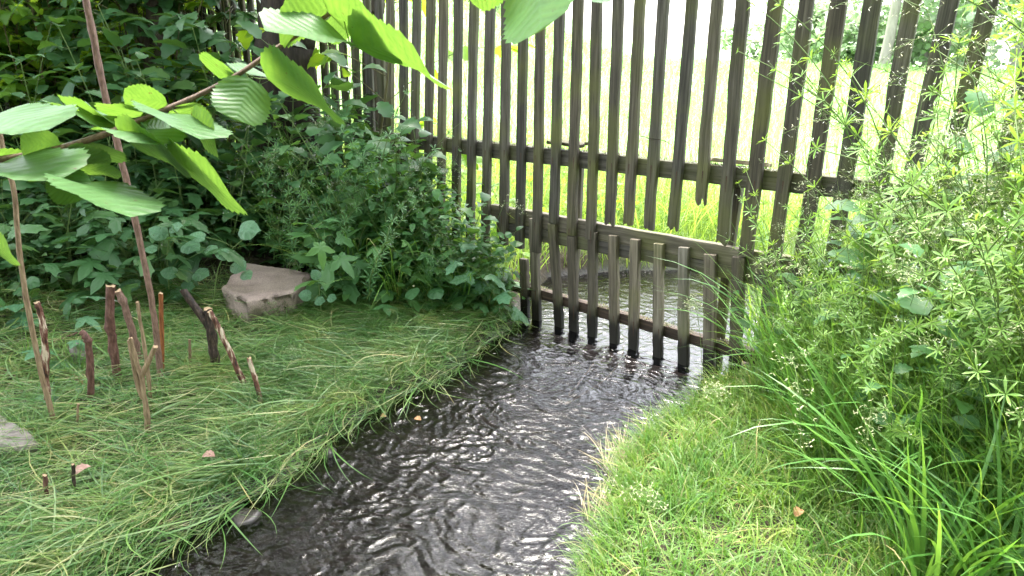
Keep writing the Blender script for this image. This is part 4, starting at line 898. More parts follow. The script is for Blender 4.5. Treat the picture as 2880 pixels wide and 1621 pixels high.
def rosette(h, n, size, tpl, spread=0.75):
    G = Geo(); a = U(n, 0, 2 * PI); e = U(n, 0.35, 1.35); hh = h * U(n, 0.55, 1.05)
    tips, ds = [], []
    for i in range(n):
        d0 = np.array([math.cos(a[i]) * math.cos(e[i]), math.sin(a[i]) * math.cos(e[i]), math.sin(e[i])]); p1 = d0 * hh[i] * 0.6; p2 = d0 * hh[i] + np.array([math.cos(a[i]), math.sin(a[i]), -0.25]) * hh[i] * 0.12
        tube(G, [[0, 0, 0], p1, p2], [0.0018, 0.0014, 0.001], 4, 1, close=False); tips.append(p2)
        q = random.uniform(-0.35, 0.25); ds.append([math.cos(a[i]) * math.cos(q), math.sin(a[i]) * math.cos(q), math.sin(q)])
    put_leaves(G, tpl, tips, ds, ZUP + rng.normal(0, 0.28, (n, 3)), size * U(n, 0.6, 1.25), 0); return G.arrays()
def leafy(h, size, tpl, n, lean=0.3, pet=0.06):
    G = Geo(); S = stem_path(h, lean); tube(G, S, np.linspace(0.003, 0.0014, 10), 5, 1)
    f = np.linspace(0.15, 1, n); P0 = along(S, f); a = np.arange(n) * 2.4 + U(n, -0.4, 0.4); e = U(n, 0.1, 0.9); L = pet * (1.2 - 0.6 * f) * U(n, 0.7, 1.4)
    d = np.stack([np.cos(a) * np.cos(e), np.sin(a) * np.cos(e), np.sin(e)], -1); P1 = P0 + d * L[:, None]
    for p, q in zip(P0, P1): tube(G, [p, q], [0.0013, 0.0009], 4, 1, close=False)
    e2 = e - U(n, 0.2, 0.9); d2 = np.stack([np.cos(a) * np.cos(e2), np.sin(a) * np.cos(e2), np.sin(e2)], -1)
    put_leaves(G, tpl, P1, d2, ZUP + rng.normal(0, 0.25, (n, 3)), size * (1.15 - 0.6 * f) * U(n, 0.8, 1.2), 0); return G.arrays()
def cleavers(h, lean=0.5, gap=0.058, size=0.043, branches=3):
    G = Geo()
    def one(S, k, sz0):
        tube(G, S, np.linspace(0.0017, 0.0009, len(S)), 4, 1, close=False)
        f = np.linspace(0.06, 1, k); P = along(S, f); tg = along(np.gradient(S, axis=0), f); pos, d, sz, up = [], [], [], []
        for i in range(k):
            t_ = tg[i] / np.linalg.norm(tg[i]); x = np.cross(t_, [0.3, 0.8, 0.1]); x /= np.linalg.norm(x); y = np.cross(t_, x); nl = 7; a0 = random.random() * 6
            for j in range(nl):
                a = a0 + j * 2 * PI / nl; r = math.cos(a) * x + math.sin(a) * y; pos.append(P[i]); d.append(r + t_ * random.uniform(0.15, 0.5)); up.append(t_); sz.append(sz0 * (1.0 - 0.55 * f[i] ** 3) * random.uniform(0.8, 1.2))
        put_leaves(G, [L_NEEDLE], pos, d, np.array(up), sz, 0)
        n = 5; q = rng.integers(k // 2, k, n)                               # tiny pale flowers and round fruits on short stalks
        dd = rdir(n, 0.1, 1.2); pp = P[q] + dd * 0.028
        for a, b in zip(P[q], pp): tube(G, [a, b], [0.0005, 0.0005], 3, 1, close=False)
        put_leaves(G, [L_NEEDLE], np.repeat(pp, 4, 0), rdir(n * 4, -0.5, 1.2), ZUP, np.full(n * 4, 0.0045), 2)
    S = stem_path(h, lean, 14, 0.5); one(S, max(5, int(h / gap)), size)
    for b in range(branches):
        f = random.uniform(0.25, 0.8); p = along(S, np.array([f]))[0]; B = stem_path(h * random.uniform(0.25, 0.5), random.uniform(0.4, 1.0), 8) + p; one(B, max(4, int(h * 0.38 / gap)), size * 0.85)
    return G.arrays()
def sapling(h, n, size, tpl):
    G = Geo(); S = stem_path(h, 0.15, 14, 0.3); tube(G, S, np.linspace(0.009, 0.003, 14), 6, 1); pos, d, sz = [], [], []
    for i in range(int(h * 7)):
        f = random.uniform(0.15, 1); p = along(S, np.array([f]))[0]; a = random.uniform(0, 6.28); e = random.uniform(0, 0.7); L = h * 0.38 * (1.15 - f) * random.uniform(0.6, 1.2) + 0.12
        B = spline([p, p + np.array([math.cos(a) * math.cos(e), math.sin(a) * math.cos(e), math.sin(e)]) * L * 0.6, p + np.array([math.cos(a), math.sin(a), math.sin(e) * 0.7]) * L], 6); tube(G, B, np.linspace(0.003, 0.0012, 6), 4, 1, close=False)
        k = max(3, int(n / (h * 7))); q = along(B, U(k, 0.25, 1)); pos += list(q + rng.normal(0, 0.01, (k, 3))); aa = a + U(k, -1.4, 1.4); ee = U(k, -0.7, 0.2); d += list(np.stack([np.cos(aa) * np.cos(ee), np.sin(aa) * np.cos(ee), np.sin(ee)], -1)); sz += list(size * U(k, 0.6, 1.2))
    put_leaves(G, tpl, pos, d, ZUP + rng.normal(0, 0.35, (len(pos), 3)), sz, 0); return G.arrays()
def grass_clump(n, L, W, bend=(0.6, 1.9), spread=0.05, e0=(1.1, 1.5), heads=0):
    G = Geo(); a = U(n, 0, 2 * PI); r = spread * np.sqrt(U(n, 0, 1)); base = np.stack([r * np.cos(a), r * np.sin(a), np.full(n, -0.02)], -1)
    blades(G, base, a + U(n, -0.8, 0.8), L * U(n, 0.55, 1.1), W * U(n, 0.6, 1.15), U(n, *e0), U(n, *bend), 8, 0, 0.8)
    for k in range(heads): seed_stalk(G, L * random.uniform(1.0, 1.35), 1, 2)
    return G.arrays()
def seed_stalk(G, h, ms, mh, droop=0.7, head=0.24, fine=True, n=44):
    S = stem_path(h, random.uniform(0.1, 0.35), 12, 0.2); a = random.uniform(0, 6.28)
    tail = S[-1] + np.stack([np.linspace(0, 1, 7)[1:] * math.cos(a) * h * head, np.linspace(0, 1, 7)[1:] * math.sin(a) * h * head, h * head * (np.linspace(0, 1, 7)[1:] * 0.6 - droop * np.linspace(0, 1, 7)[1:] ** 2)], -1)
    S = np.vstack([S, tail]); tube(G, S, np.linspace(0.0016, 0.0006, len(S)), 4, ms, close=False)
    f = U(n, 0.62, 1.0); P = along(S, f); d = rdir(n, -0.6, 0.8); L = 0.045 * (1.25 - f) * 2.2 * U(n, 0.3, 1.0) + 0.004; Q = P + d * L[:, None]
    for p, q in zip(P, Q): tube(G, [p, q], [0.0004, 0.0003], 3, ms, close=False)
    put_leaves(G, [leaf_tpl(1, 0.28, 3, 0.4, 0, 0.2, 0.3, 1, 0.7, 0.2)], np.repeat(Q, 2, 0), rdir(2 * n, -0.9, 0.6), ZUP, U(2 * n, 0.007, 0.013), mh)

def mesh_variants(name, arrs, mats): return [mesh_of(name, a, mats) for a in arrs]
CAMXY = np.array([0.0, 0.0])
def place(name, meshes, pts, label, cat, group, smin=0.85, smax=1.15, scale=None, tilt=0.12, sink=0.01):
    """One object per plant; copies share a mesh."""
    out = []; src = []
    for me in meshes: src.append(bpy.data.objects.new(name, me))
    for i, p in enumerate(pts):
        k = i % len(src)
        o = src[k] if i < len(src) else src[k].copy()
        COL.objects.link(o); z = float(gz(p[0], p[1])); s = (scale[i] if scale is not None else 1.0) * random.uniform(smin, smax)
        o.location = (p[0], p[1], z - sink); o.rotation_euler = (random.gauss(0, tilt), random.gauss(0, tilt), random.uniform(0, 6.28)); o.scale = (s, s, s)
        tag(o, label, cat, group); out.append(o)
    return out
def region(n, x0, x1, y0, y1, ok, dens=None):
    out = np.zeros((0, 2))
    while len(out) < n:
        p = np.stack([U(4 * n, x0, x1), U(4 * n, y0, y1)], -1); k = ok(p[:, 0], p[:, 1])
        if dens is not None: k &= rng.random(len(p)) < dens(p[:, 0], p[:, 1])
        out = np.vstack([out, p[k]])
    return out[:n]
def fs(x, y): return (x - FC[0]) * FNRM[0] + (y - FC[1]) * FNRM[1]
def ft(x, y): return (x - FC[0]) * FD[0] + (y - FC[1]) * FD[1]
YB = lambda x: np.interp(x, [-5, -2.6, -1.85, -1.1, -0.47, 0.05], [2.6, 3.4, 4.15, 4.0, 4.0, 4.02])
def thicket(x, y): return (y > YB(x)) & (x < 0.12) & (poly_sd(x, y) > 0.02) & (np.abs(fs(x, y)) > 0.06)
def front(x, y): return thicket(x, y) & (fs(x, y) < 0)
def clear_stone(x, y): return ~((x > -2.0) & (x < -1.0) & (y > 3.7) & (y < 4.55))

GL = 'leafy herbs crowding the shaded left bank'
m_net = mesh_variants('nettle', [nettle(random.uniform(0.5, 0.95), random.uniform(0.085, 0.11)) for _ in range(6)], [M_herb, M_stem])
m_ave = mesh_variants('lobed_herb', [rosette(random.uniform(0.28, 0.5), random.randint(9, 14), random.uniform(0.11, 0.16), L_LOBE + L_LOBE3) for _ in range(6)], [M_herb, M_stem])
m_avl = mesh_variants('lobed_herb', [leafy(random.uniform(0.3, 0.55), random.uniform(0.10, 0.135), L_LOBE3 + L_LOBE, random.randint(12, 18), 0.35) for _ in range(5)], [M_herb_light, M_stem])
m_cor = mesh_variants('round_leaved_herb', [rosette(random.uniform(0.14, 0.3), random.randint(8, 13), random.uniform(0.06, 0.085), L_CORD) for _ in range(5)], [M_herb, M_stem])
m_clv = mesh_variants('cleavers', [cleavers(random.uniform(0.7, 1.15), random.uniform(0.2, 0.6)) for _ in range(8)], [M_clv, M_stem, M_white])
m_clh = mesh_variants('cleavers', [cleavers(random.uniform(0.6, 0.9), random.uniform(0.2, 0.6)) for _ in range(4)], [M_herb_light, M_stem, M_white])
m_sap = mesh_variants('sapling', [sapling(random.uniform(1.4, 2.5), 130, 0.13, L_OVATE) for _ in range(4)], [M_lit, M_stem_red])
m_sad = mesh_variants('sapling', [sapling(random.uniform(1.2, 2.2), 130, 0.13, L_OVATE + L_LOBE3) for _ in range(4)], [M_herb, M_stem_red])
m_lit_herb = mesh_variants('bright_herb', [leafy(random.uniform(0.35, 0.7), 0.11, L_OVATE + L_CORD, 14, 0.3) for _ in range(4)], [M_lit, M_stem])

HT = lambda x, y: np.interp(x, [-5, -2.2, -1.4, -1.0, -0.6, -0.35, -0.1, 0.1], [1.2, 1.2, 1.4, 1.35, 1.1, 0.82, 0.6, 0.48])
# nettles: towards the back and along the fence
p = region(150, -5.2, 0.0, 3.6, 8.5, lambda x, y: front(x, y) & (y > YB(x) + np.where(x < -1.2, 0.55, 0.15)) & (np.hypot(x + 1.65, y - 5.2) > 0.35))
place('nettle', m_net, p, 'dark green nettle standing in the shaded thicket left of the fence', 'nettle', GL, scale=HT(p[:, 0], p[:, 1]) * 1.05)
p = region(120, -4.0, 0.05, 3.3, 6.0, lambda x, y: front(x, y) & clear_stone(x, y))
place('lobed_herb', m_ave, p, 'low dark herb with lobed leaves on the shaded left bank', 'herb', 'lobed-leaved herbs on the left bank', scale=0.95 * HT(p[:, 0], p[:, 1]))
p = region(70, -1.15, 0.10, 3.85, 4.9, lambda x, y: front(x, y) & clear_stone(x, y))
place('lobed_herb', m_avl, p, 'lighter green lobed-leaved herb massed against the lower left of the fence', 'herb', 'light green herbs at the foot of the fence', scale=0.95 * HT(p[:, 0], p[:, 1]))
p = region(90, -4.2, -0.3, 3.2, 5.6, lambda x, y: front(x, y) & clear_stone(x, y))
place('round_leaved_herb', m_cor, p, 'low herb with round scalloped leaves on the dark soil of the left bank', 'herb', 'round-leaved herbs on the left bank')
p = region(60, -1.5, 0.1, 4.0, 5.6, lambda x, y: front(x, y) & (fs(x, y) > -0.75))
place('cleavers', m_clh, p, 'fine whorled cleavers scrambling up the left end of the fence', 'cleavers', 'cleavers at the left of the fence', scale=HT(p[:, 0], p[:, 1]))
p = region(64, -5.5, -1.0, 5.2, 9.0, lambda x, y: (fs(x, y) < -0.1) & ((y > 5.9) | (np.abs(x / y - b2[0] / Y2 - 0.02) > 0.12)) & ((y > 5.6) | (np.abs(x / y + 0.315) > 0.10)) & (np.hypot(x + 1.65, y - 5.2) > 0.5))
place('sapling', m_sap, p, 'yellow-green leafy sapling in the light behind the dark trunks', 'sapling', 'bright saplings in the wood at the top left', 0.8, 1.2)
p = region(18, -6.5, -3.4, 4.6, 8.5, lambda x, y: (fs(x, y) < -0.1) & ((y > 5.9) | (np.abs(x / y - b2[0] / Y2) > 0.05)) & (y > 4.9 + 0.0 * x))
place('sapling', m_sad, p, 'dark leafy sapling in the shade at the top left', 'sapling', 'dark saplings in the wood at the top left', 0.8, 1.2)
p = region(46, -3.5, 1.2, 4.0, 8.0, lambda x, y: (fs(x, y) > 0.15) & (fs(x, y) < 2.2) & (poly_sd(x, y) > 0.03))
place('bright_herb', m_lit_herb, p, 'sunlit broad-leaved herb showing through the battens from the meadow side', 'herb', 'sunlit herbs behind the fence')

p = region(48, -6.0, -0.85, 4.7, 8.5, lambda x, y: (fs(x, y) < -0.1) & (fs(x, y) > -1.1) & (ft(x, y) < -1.78) & ((y > 5.8) | (np.abs(x / y - b2[0] / Y2 - 0.02) > 0.11)) & (np.abs(x / y + 0.315) > 0.09))
place('sapling', m_sap + m_sad[:1], p, 'leafy sapling crowded in front of the hidden far end of the fence', 'sapling', 'saplings before the far end of the fence', 0.95, 1.3)
p = region(26, -2.6, -0.9, 4.35, 5.1, lambda x, y: front(x, y) & (np.hypot(x + 1.65, y - 5.2) > 0.38))
place('nettle', m_net, p, 'tall nettle in front of the thick dark trunk', 'nettle', 'tall nettles before the thick trunk', 1.3, 1.7)
p = region(22, -4.5, -1.2, 5.0, 8.5, lambda x, y: (fs(x, y) < -0.1) & (fs(x, y) > -0.6) & (ft(x, y) < -2.1) & ((y > 5.8) | (np.abs(x / y + 0.315) > 0.05)))
place('sapling', m_sad + m_sap[:1], p, 'dense leafy sapling tight against the hidden far end of the fence', 'sapling', 'saplings tight against the far end of the fence', 1.0, 1.3)
# the mass of small leaves that nobody could count under and between them
def filler(name, label, cat, n, reg, tpls, mats, zlo, zhi, size, m=0, stems=True):
    G = Geo(); p = reg; z = gz(p[:, 0], p[:, 1]); h = zlo + (zhi - zlo) * rng.random(len(p)) ** 1.6
    pos = np.stack([p[:, 0], p[:, 1], z + h], -1); put_leaves(G, tpls, pos, rdir(len(p), -0.6, 0.4), ZUP + rng.normal(0, 0.35, (len(p), 3)), size * U(len(p), 0.5, 1.2), 0)
    if stems:
        q = rng.random(len(p)) < 0.35; b = pos[q].copy(); b[:, 2] = z[q] - 0.01; b[:, :2] += rng.normal(0, 0.03, (q.sum(), 2)); d = pos[q] - b; L = np.linalg.norm(d, axis=1)
        blades(G, b, np.arctan2(d[:, 1], d[:, 0]), L, np.full(len(L), 0.004), np.arcsin(np.clip(d[:, 2] / np.maximum(L, 1e-4), -1, 1)), np.zeros(len(L)), 2, 1)
    o = obj(name, G, mats); tag(o, label, cat, kind='stuff'); return o
p = region(12000, -6.5, 0.1, 3.1, 9.5, lambda x, y: front(x, y) & clear_stone(x, y), lambda x, y: np.clip(1.6 - 0.18 * y, 0.15, 1))
filler('undergrowth', 'mass of small dark leaves covering the shaded left bank', 'undergrowth', 0, p, L_OVATE[:2] + L_CORD[:1] + L_LOBE3[:1], [M_herb, M_stem], 0.01, 0.34, 0.075)
p = region(2600, -1.3, 0.1, 3.9, 5.4, lambda x, y: front(x, y) & clear_stone(x, y))
hh = HT(p[:, 0], p[:, 1])
G = Geo(); z = gz(p[:, 0], p[:, 1]) + hh * rng.random(len(p)) ** 1.3 * 0.8
put_leaves(G, L_OVATE + L_LANCE + L_LOBE3[:1], np.stack([p[:, 0], p[:, 1], z], -1), rdir(len(p), -0.7, 0.4), ZUP + rng.normal(0, 0.4, (len(p), 3)), 0.08 * U(len(p), 0.4, 1.2))
tag(obj('foliage', G, [M_herb_light]), 'dense mixed leaves banked up against the left of the fence', 'foliage', kind='stuff')

# ------------------------------------------------------------------ hero plants on the left bank
def hero(name, label, px, leaves, cat='herb', mat=None, stem_px=None, Yoff=0.0, grp=None):
    """leaves: (leaf centre pixel, size m, point direction angle in the picture, tilt) joined by stalks to a stem drawn in pixels."""
    b = ground_px(*px); Y = b[1] + Yoff; root = empty(name, b); tag(root, label, cat, grp)
    S = spline([b] + [at_y(x, y, Y) for x, y in stem_px], 14); G = Geo(); tube(G, S - b, np.linspace(0.004, 0.002, 14), 6, 0)
    for (x, y), size, ang, tilt, f in leaves:
        c = at_y(x, y, Y - random.uniform(0.0, 0.08)); a = along(S, np.array([f]))[0]
        hd = _cr * math.cos(ang) + _cu * math.sin(ang) * 0.35 - np.array([0, 1, 0]) * (0.35 + 0.3 * math.sin(-ang)); hd = hd / np.linalg.norm(hd)
        up = np.array([0, -math.sin(tilt), math.cos(tilt)]); fm = frames(hd[None], up)[0] * size; st = c - fm @ np.array([0, 0.42, 0])
        tube(G, spline([a - b, (a + st) / 2 - b + [0, 0, 0.008], st - b], 6), np.full(6, 0.0016), 5, 0)
        L = Geo(); tp = L_CORD[rng.integers(0, 2)]; L.add(tp[0] @ fm.T + st - b, tp[1], tp[2]); obj('leaf', L, mat or M_round, root, smooth=True)
    obj('stem', G, M_stem, root, smooth=True); return root
hero('round_leaved_plant', 'tall pale plant with large round leaves behind the cut stakes', (478, 850), [((450, 655), 0.10, 2.2, 0.7, 0.85), ((488, 640), 0.08, 0.8, 0.6, 0.95), ((428, 700), 0.065, 3.0, 0.5, 0.8), ((530, 690), 0.11, -0.2, 0.5, 0.9), ((590, 700), 0.08, 0.0, 0.5, 0.95), ((490, 825), 0.12, -1.2, 1.0, 0.3), ((520, 808), 0.09, 0.5, 0.8, 0.35), ((372, 800), 0.115, 3.0, 0.4, 0.2), ((480, 765), 0.09, 2.6, 0.6, 0.5), ((560, 770), 0.10, 0.0, 0.6, 0.5)], stem_px=[(474, 790), (470, 720), (478, 660)])
hero('round_leaved_plant', 'round-leaved plant growing just left of the large stone block', (600, 880), [((690, 645), 0.12, 0.3, 0.9, 1.0), ((632, 715), 0.085, 2.6, 0.6, 0.75), ((665, 745), 0.10, -0.6, 0.8, 0.7), ((690, 770), 0.075, -0.9, 0.8, 0.6), ((672, 830), 0.085, -0.9, 0.9, 0.2), ((560, 665), 0.085, 2.6, 0.5, 0.85)], stem_px=[(606, 800), (625, 730), (690, 668)])
hero('round_leaved_plant', 'small plant with pale rounded leaves at the right corner of the stone block', (905, 905), [((862, 830), 0.07, 2.8, 0.9, 0.6), ((895, 845), 0.06, 0.2, 0.8, 0.8), ((930, 838), 0.055, 0.0, 0.8, 0.9), ((890, 775), 0.06, 1.8, 0.6, 1.0)], stem_px=[(903, 870), (897, 800)])
p_ = ground_px(175, 880)
for (px_, lab, sz) in (((180, 905), 'lobed pale-leaved seedling between the tall pale stem and the red stake', 1.0), ((165, 1010), 'lobed seedling spreading flat beside the peeling stake', 0.7), ((195, 1125), 'small lobed seedling at the foot of the hooked stake', 0.55)):
    q = ground_px(*px_); me = mesh_of('lobed_seedling', rosette(0.16 * sz, 7, 0.17 * sz, L_LOBE), [M_round, M_stem]); o = bpy.data.objects.new('lobed_seedling', me); COL.objects.link(o); o.location = q; tag(o, lab, 'seedling')
# herb leaning out over the stream with its large toothed leaves
b = np.array([-0.06, 3.98, float(gz(-0.06, 3.98))]); me = mesh_of('overhanging_herb', leafy(0.42, 0.15, L_LOBE3, 9, 0.9), [M_round, M_stem]); o = bpy.data.objects.new('overhanging_herb', me); COL.objects.link(o); o.location = b; o.rotation_euler = (0.3, 0.15, 0.4); tag(o, 'herb with large pale toothed leaves hanging over the water by the lower battens', 'herb')
# buttercup-like yellow flowers and one pink flower
def flower(px, Y, mat, label, r=0.009, name='yellow_flower', n=5, h=0.25):
    c = at_y(*px, Y); G = Geo(); a = np.arange(n) * 2 * PI / n; d = np.stack([np.cos(a), np.sin(a) * 0.6 - 0.4, 0 * a + 0.35], -1)
    put_leaves(G, [leaf_tpl(1, 0.8, 4, 0.6, 0, 0.2, 0.5, 0.6, 0.7, 0.4)], np.zeros((n, 3)), d, np.array([0, -0.7, 0.7]), np.full(n, r), 0)
    g0 = np.array([c[0] + random.uniform(-0.05, 0.05), c[1] + 0.05, float(gz(c[0], c[1] + 0.05))]) - c; S = spline([g0, g0 * 0.4 + [0.01, 0, 0.02], [0, 0, 0]], 8); tube(G, S, np.full(8, 0.0009), 4, 1, close=False)
    o = obj(name, G, [mat, M_stem], loc=c); tag(o, label, 'flower')
flower((1163, 806), 3.95, M_yellow, 'yellow flower in the left herbs, the brighter of two close together'); flower((1157, 836), 3.9, M_yellow, 'yellow flower just below the brightest one in the left herbs', 0.007)
flower((1046, 785), 3.98, M_yellow, 'yellow flower furthest left, over the edge of the matted grass', 0.008); flower((1249, 886), 3.85, M_yellow, 'yellow flower lowest of all, close to the stream', 0.007)
flower((570, 457), 4.6, M_pink, 'single small pink flower in the dark herbs below the hazel leaves', 0.016, 'pink_flower')

# ------------------------------------------------------------------ grass
LM = np.array(LEFT)
def lawn_left(x, y): return (x < np.interp(y, LM[:, 1][:14], LM[:, 0][:14]) + 0.03) & (y < YB(x) + 0.25) & (poly_sd(x, y) > -0.02)
def on_top(p, lift): return np.stack([p[:, 0], p[:, 1], np.maximum(gz(p[:, 0], p[:, 1]), -0.01) + lift], -1)
G = Geo(); Gs = Geo()
def bare(x, y): return 0.10 + 0.90 * (fbm(x * 3.1, y * 3.1, 91, 3) > np.where((x < -1.15) & (y > 2.6), 0.50, 0.40))
p = region(62000, -3.2, 0.15, 1.2, 4.3, lawn_left, lambda x, y: bare(x, y) * (0.15 + 0.85 * ss(0.0, 0.16, poly_sd(x, y))))
n = len(p); flow = R(212) + 0.9 * (fbm(p[:, 0] * 1.6, p[:, 1] * 1.6, 15, 3) - 0.5) * 2; az = flow + rng.normal(0, 0.75, n) + np.where(rng.random(n) < 0.3, U(n, -2.8, 2.8), 0)
blades(G, on_top(p, U(n, -0.005, 0.045) * ss(0.0, 0.25, poly_sd(p[:, 0], p[:, 1]))), az, U(n, 0.08, 0.28) * (0.6 + 0.4 * ss(0, 0.35, poly_sd(p[:, 0], p[:, 1]))), U(n, 0.0016, 0.005), U(n, 0.0, 0.5), U(n, 0.1, 0.75), 5, 0, 1.2)
p = region(5000, -3.2, 0.12, 1.2, 4.3, lawn_left); n = len(p)
blades(G, on_top(p, U(n, 0, 0.02)), U(n, 0, 6.28), U(n, 0.06, 0.17), U(n, 0.002, 0.004), U(n, 0.7, 1.45), U(n, 0.5, 1.6), 5, 0, 0.8)
p = region(3300, -3.0, 0.1, 1.25, 4.1, lawn_left); n = len(p)      # pale dry strands lying on top
blades(Gs, on_top(p, U(n, 0.02, 0.06)), R(212) + rng.normal(0, 0.55, n), U(n, 0.14, 0.42), U(n, 0.0022, 0.0048), U(n, -0.05, 0.25), U(n, 0.05, 0.4), 6, 0, 1.0)
p = region(6500, -3.0, 0.1, 1.25, 4.1, lawn_left); n = len(p)      # longer, broader blades flattened over the rest
blades(G, on_top(p, U(n, 0.015, 0.055)), R(212) + rng.normal(0, 0.7, n) + np.where(rng.random(n) < 0.2, U(n, -2.5, 2.5), 0), U(n, 0.18, 0.42), U(n, 0.004, 0.008), U(n, 0.0, 0.4), U(n, 0.1, 0.6), 6, 0, 1.0)
# long blades trailing into the water along the edge
p = region(1500, -1.5, 0.1, 1.3, 4.1, lambda x, y: lawn_left(x, y) & (poly_sd(x, y) < 0.14)); n = len(p)
blades(G, on_top(p, U(n, 0.005, 0.03)), R(235) + rng.normal(0, 0.55, n), U(n, 0.10, 0.28), U(n, 0.0022, 0.0045), U(n, 0.05, 0.35), U(n, 0.15, 0.55), 6, 0, 1.0)
tag(obj('matted_grass', G, M_flop), 'long flattened green grass combed along the left bank', 'grass', kind='stuff')
tag(obj('dry_strands', Gs, M_flop_dry), 'pale dry grass strands strewn over the flattened left-bank grass', 'grass', kind='stuff')

RM_ = np.array(RIGHT)
def lawn_right(x, y): return (x > np.interp(y, RM_[::-1][:, 1][:11], RM_[::-1][:, 0][:11]) + 0.01) & (fs(x, y) < -0.02) & (poly_sd(x, y) > 0.0) & (np.hypot(x, y) > 0.9)
G = Geo()
p = region(27000, 0.1, 2.6, 0.9, 3.9, lawn_right, lambda x, y: (0.3 + 0.7 * (fbm(x * 4, y * 4, 17, 3) > 0.36)) * np.where(x > 1.5, 0.4, 1)); n = len(p)
blades(G, on_top(p, -0.005), U(n, 0, 6.28), U(n, 0.06, 0.19) * np.where(rng.random(n) < 0.12, 1.7, 1) * ss(-0.05, 0.3, poly_sd(p[:, 0], p[:, 1])).clip(0.5, 1), U(n, 0.0028, 0.0075), U(n, 0.5, 1.5), U(n, 0.4, 2.2), 5, 0, 1.2)
p = region(7000, 0.1, 2.6, 0.9, 3.7, lawn_right); n = len(p)
blades(G, on_top(p, U(n, 0, 0.03)), U(n, 0, 6.28), U(n, 0.08, 0.24), U(n, 0.002, 0.005), U(n, 0.0, 0.4), U(n, 0.0, 0.6), 5, 0, 1.2)
p = region(2200, 0.0, 1.4, 1.2, 3.5, lambda x, y: lawn_right(x, y) & (poly_sd(x, y) < 0.12)); n = len(p)
blades(G, on_top(p, -0.005), R(200) + rng.normal(0, 1.0, n), U(n, 0.06, 0.2), U(n, 0.002, 0.0045), U(n, 0.6, 1.4), U(n, 0.5, 1.5), 6, 0, 1.0)
tag(obj('short_grass', G, M_gr), 'bright tangled short grass on the right bank', 'grass', kind='stuff')
# straw tuft at the right-hand water's edge
for px_, nn, lab in (((1748, 1320), 100, 'tuft of dry straw-coloured grass at the right-hand edge of the stream'), ((1690, 1480), 60, 'smaller dry tuft hanging over the right-hand edge nearer the camera')):
    q = ground_px(*px_); G = Geo(); a = U(nn, 0, 6.28); r = 0.07 * np.sqrt(rng.random(nn))
    blades(G, np.stack([r * np.cos(a), r * np.sin(a) * 1.6, 0 * a], -1), R(75) + rng.normal(0, 0.5, nn), U(nn, 0.09, 0.23), U(nn, 0.002, 0.004), U(nn, 0.2, 0.9), U(nn, 0.2, 0.9), 6, 0, 0.5); o = obj('dry_grass_tuft', G, M_straw, loc=q); tag(o, lab, 'grass tuft')

# right-hand tall growth
HR = lambda x, y: np.interp(x, [0.9, 1.1, 1.4, 1.8, 2.4], [0.45, 0.65, 1.0, 1.5, 1.9])
def tallR(x, y): return (x > np.interp(y, [1.0, 1.6, 1.9, 2.4, 2.9, 3.3, 3.6], [1.42, 1.36, 1.28, 1.24, 1.24, 1.2, 1.25])) & (poly_sd(x, y) > 0.03) & (fs(x, y) < -0.03)
p = region(100, 0.9, 3.0, 1.9, 3.6, tallR)
place('cleavers', m_clv, p, 'pale green cleavers tangled in the tall growth on the right bank', 'cleavers', 'cleavers on the right bank', scale=HR(p[:, 0], p[:, 1]) * 1.08, tilt=0.22)
p = region(60, 1.0, 3.0, 1.7, 3.5, tallR)
m_rh = mesh_variants('broad_leaved_herb', [leafy(random.uniform(0.4, 0.8), 0.12, L_OVATE, 12, 0.35) for _ in range(5)], [M_herb_light, M_stem])
place('broad_leaved_herb', m_rh, p, 'broad-leaved herb among the cleavers and grass of the right bank', 'herb', 'broad-leaved herbs on the right bank', scale=np.minimum(HR(p[:, 0], p[:, 1]), 1.15))
m_tg = mesh_variants('tall_grass_clump', [grass_clump(random.randint(12, 20), random.uniform(0.6, 0.95), random.uniform(0.011, 0.018), heads=random.choice((0, 0, 1))) for _ in range(7)], [M_gr_tall, M_stem, M_seed])
p = region(60, 1.0, 2.3, 1.3, 3.4, lambda x, y: tallR(x, y) & (x < 1.75))
place('tall_grass_clump', m_tg, p, 'clump of broad arching green grass in the tall growth on the right bank', 'grass clump', 'tall grass clumps on the right bank')
m_tg2 = mesh_variants('fine_grass_clump', [grass_clump(random.randint(22, 34), random.uniform(0.35, 0.6), random.uniform(0.004, 0.006), heads=random.choice((0, 1, 2))) for _ in range(6)], [M_gr, M_stem, M_seed])
p = region(70, 0.3, 2.3, 1.5, 3.5, lambda x, y: lawn_right(x, y) & ((x > 1.05) & (poly_sd(x, y) > 0.06)))
place('fine_grass_clump', m_tg2, p, 'tuft of fine grass with slender blades on the right bank', 'grass clump', 'fine grass tufts on the right bank')
for x, y, sc_, lab in ((1.16, 1.62, 0.95, 'broad-bladed grass clump at the lower right, arching towards the short grass'), (1.22, 1.75, 1.05, 'tall broad-bladed grass clump near the right edge'), (1.30, 1.48, 1.0, 'nearest broad-bladed grass clump, cut by the right edge of the picture'), (1.26, 2.05, 1.0, 'broad-bladed grass clump behind the nearest ones'), (1.2, 2.92, 0.85, 'grass clump just in front of the right-hand battens'), (1.18, 2.5, 1.0, 'broad-bladed clump at the inner edge of the tall growth')):
    o = bpy.data.objects.new('tall_grass_clump', mesh_of('tall_grass_clump', grass_clump(28, 0.8, 0.019, (0.3, 1.6), 0.07, (1.2, 1.52)), [M_gr_tall, M_stem, M_seed])); COL.objects.link(o); o.location = (x, y, float(gz(x, y)) - 0.01); o.scale = (sc_,) * 3; tag(o, lab, 'grass clump')
p = region(7000, 0.95, 3.0, 1.7, 3.6, tallR); n = len(p); G = Geo(); H = HR(p[:, 0], p[:, 1])
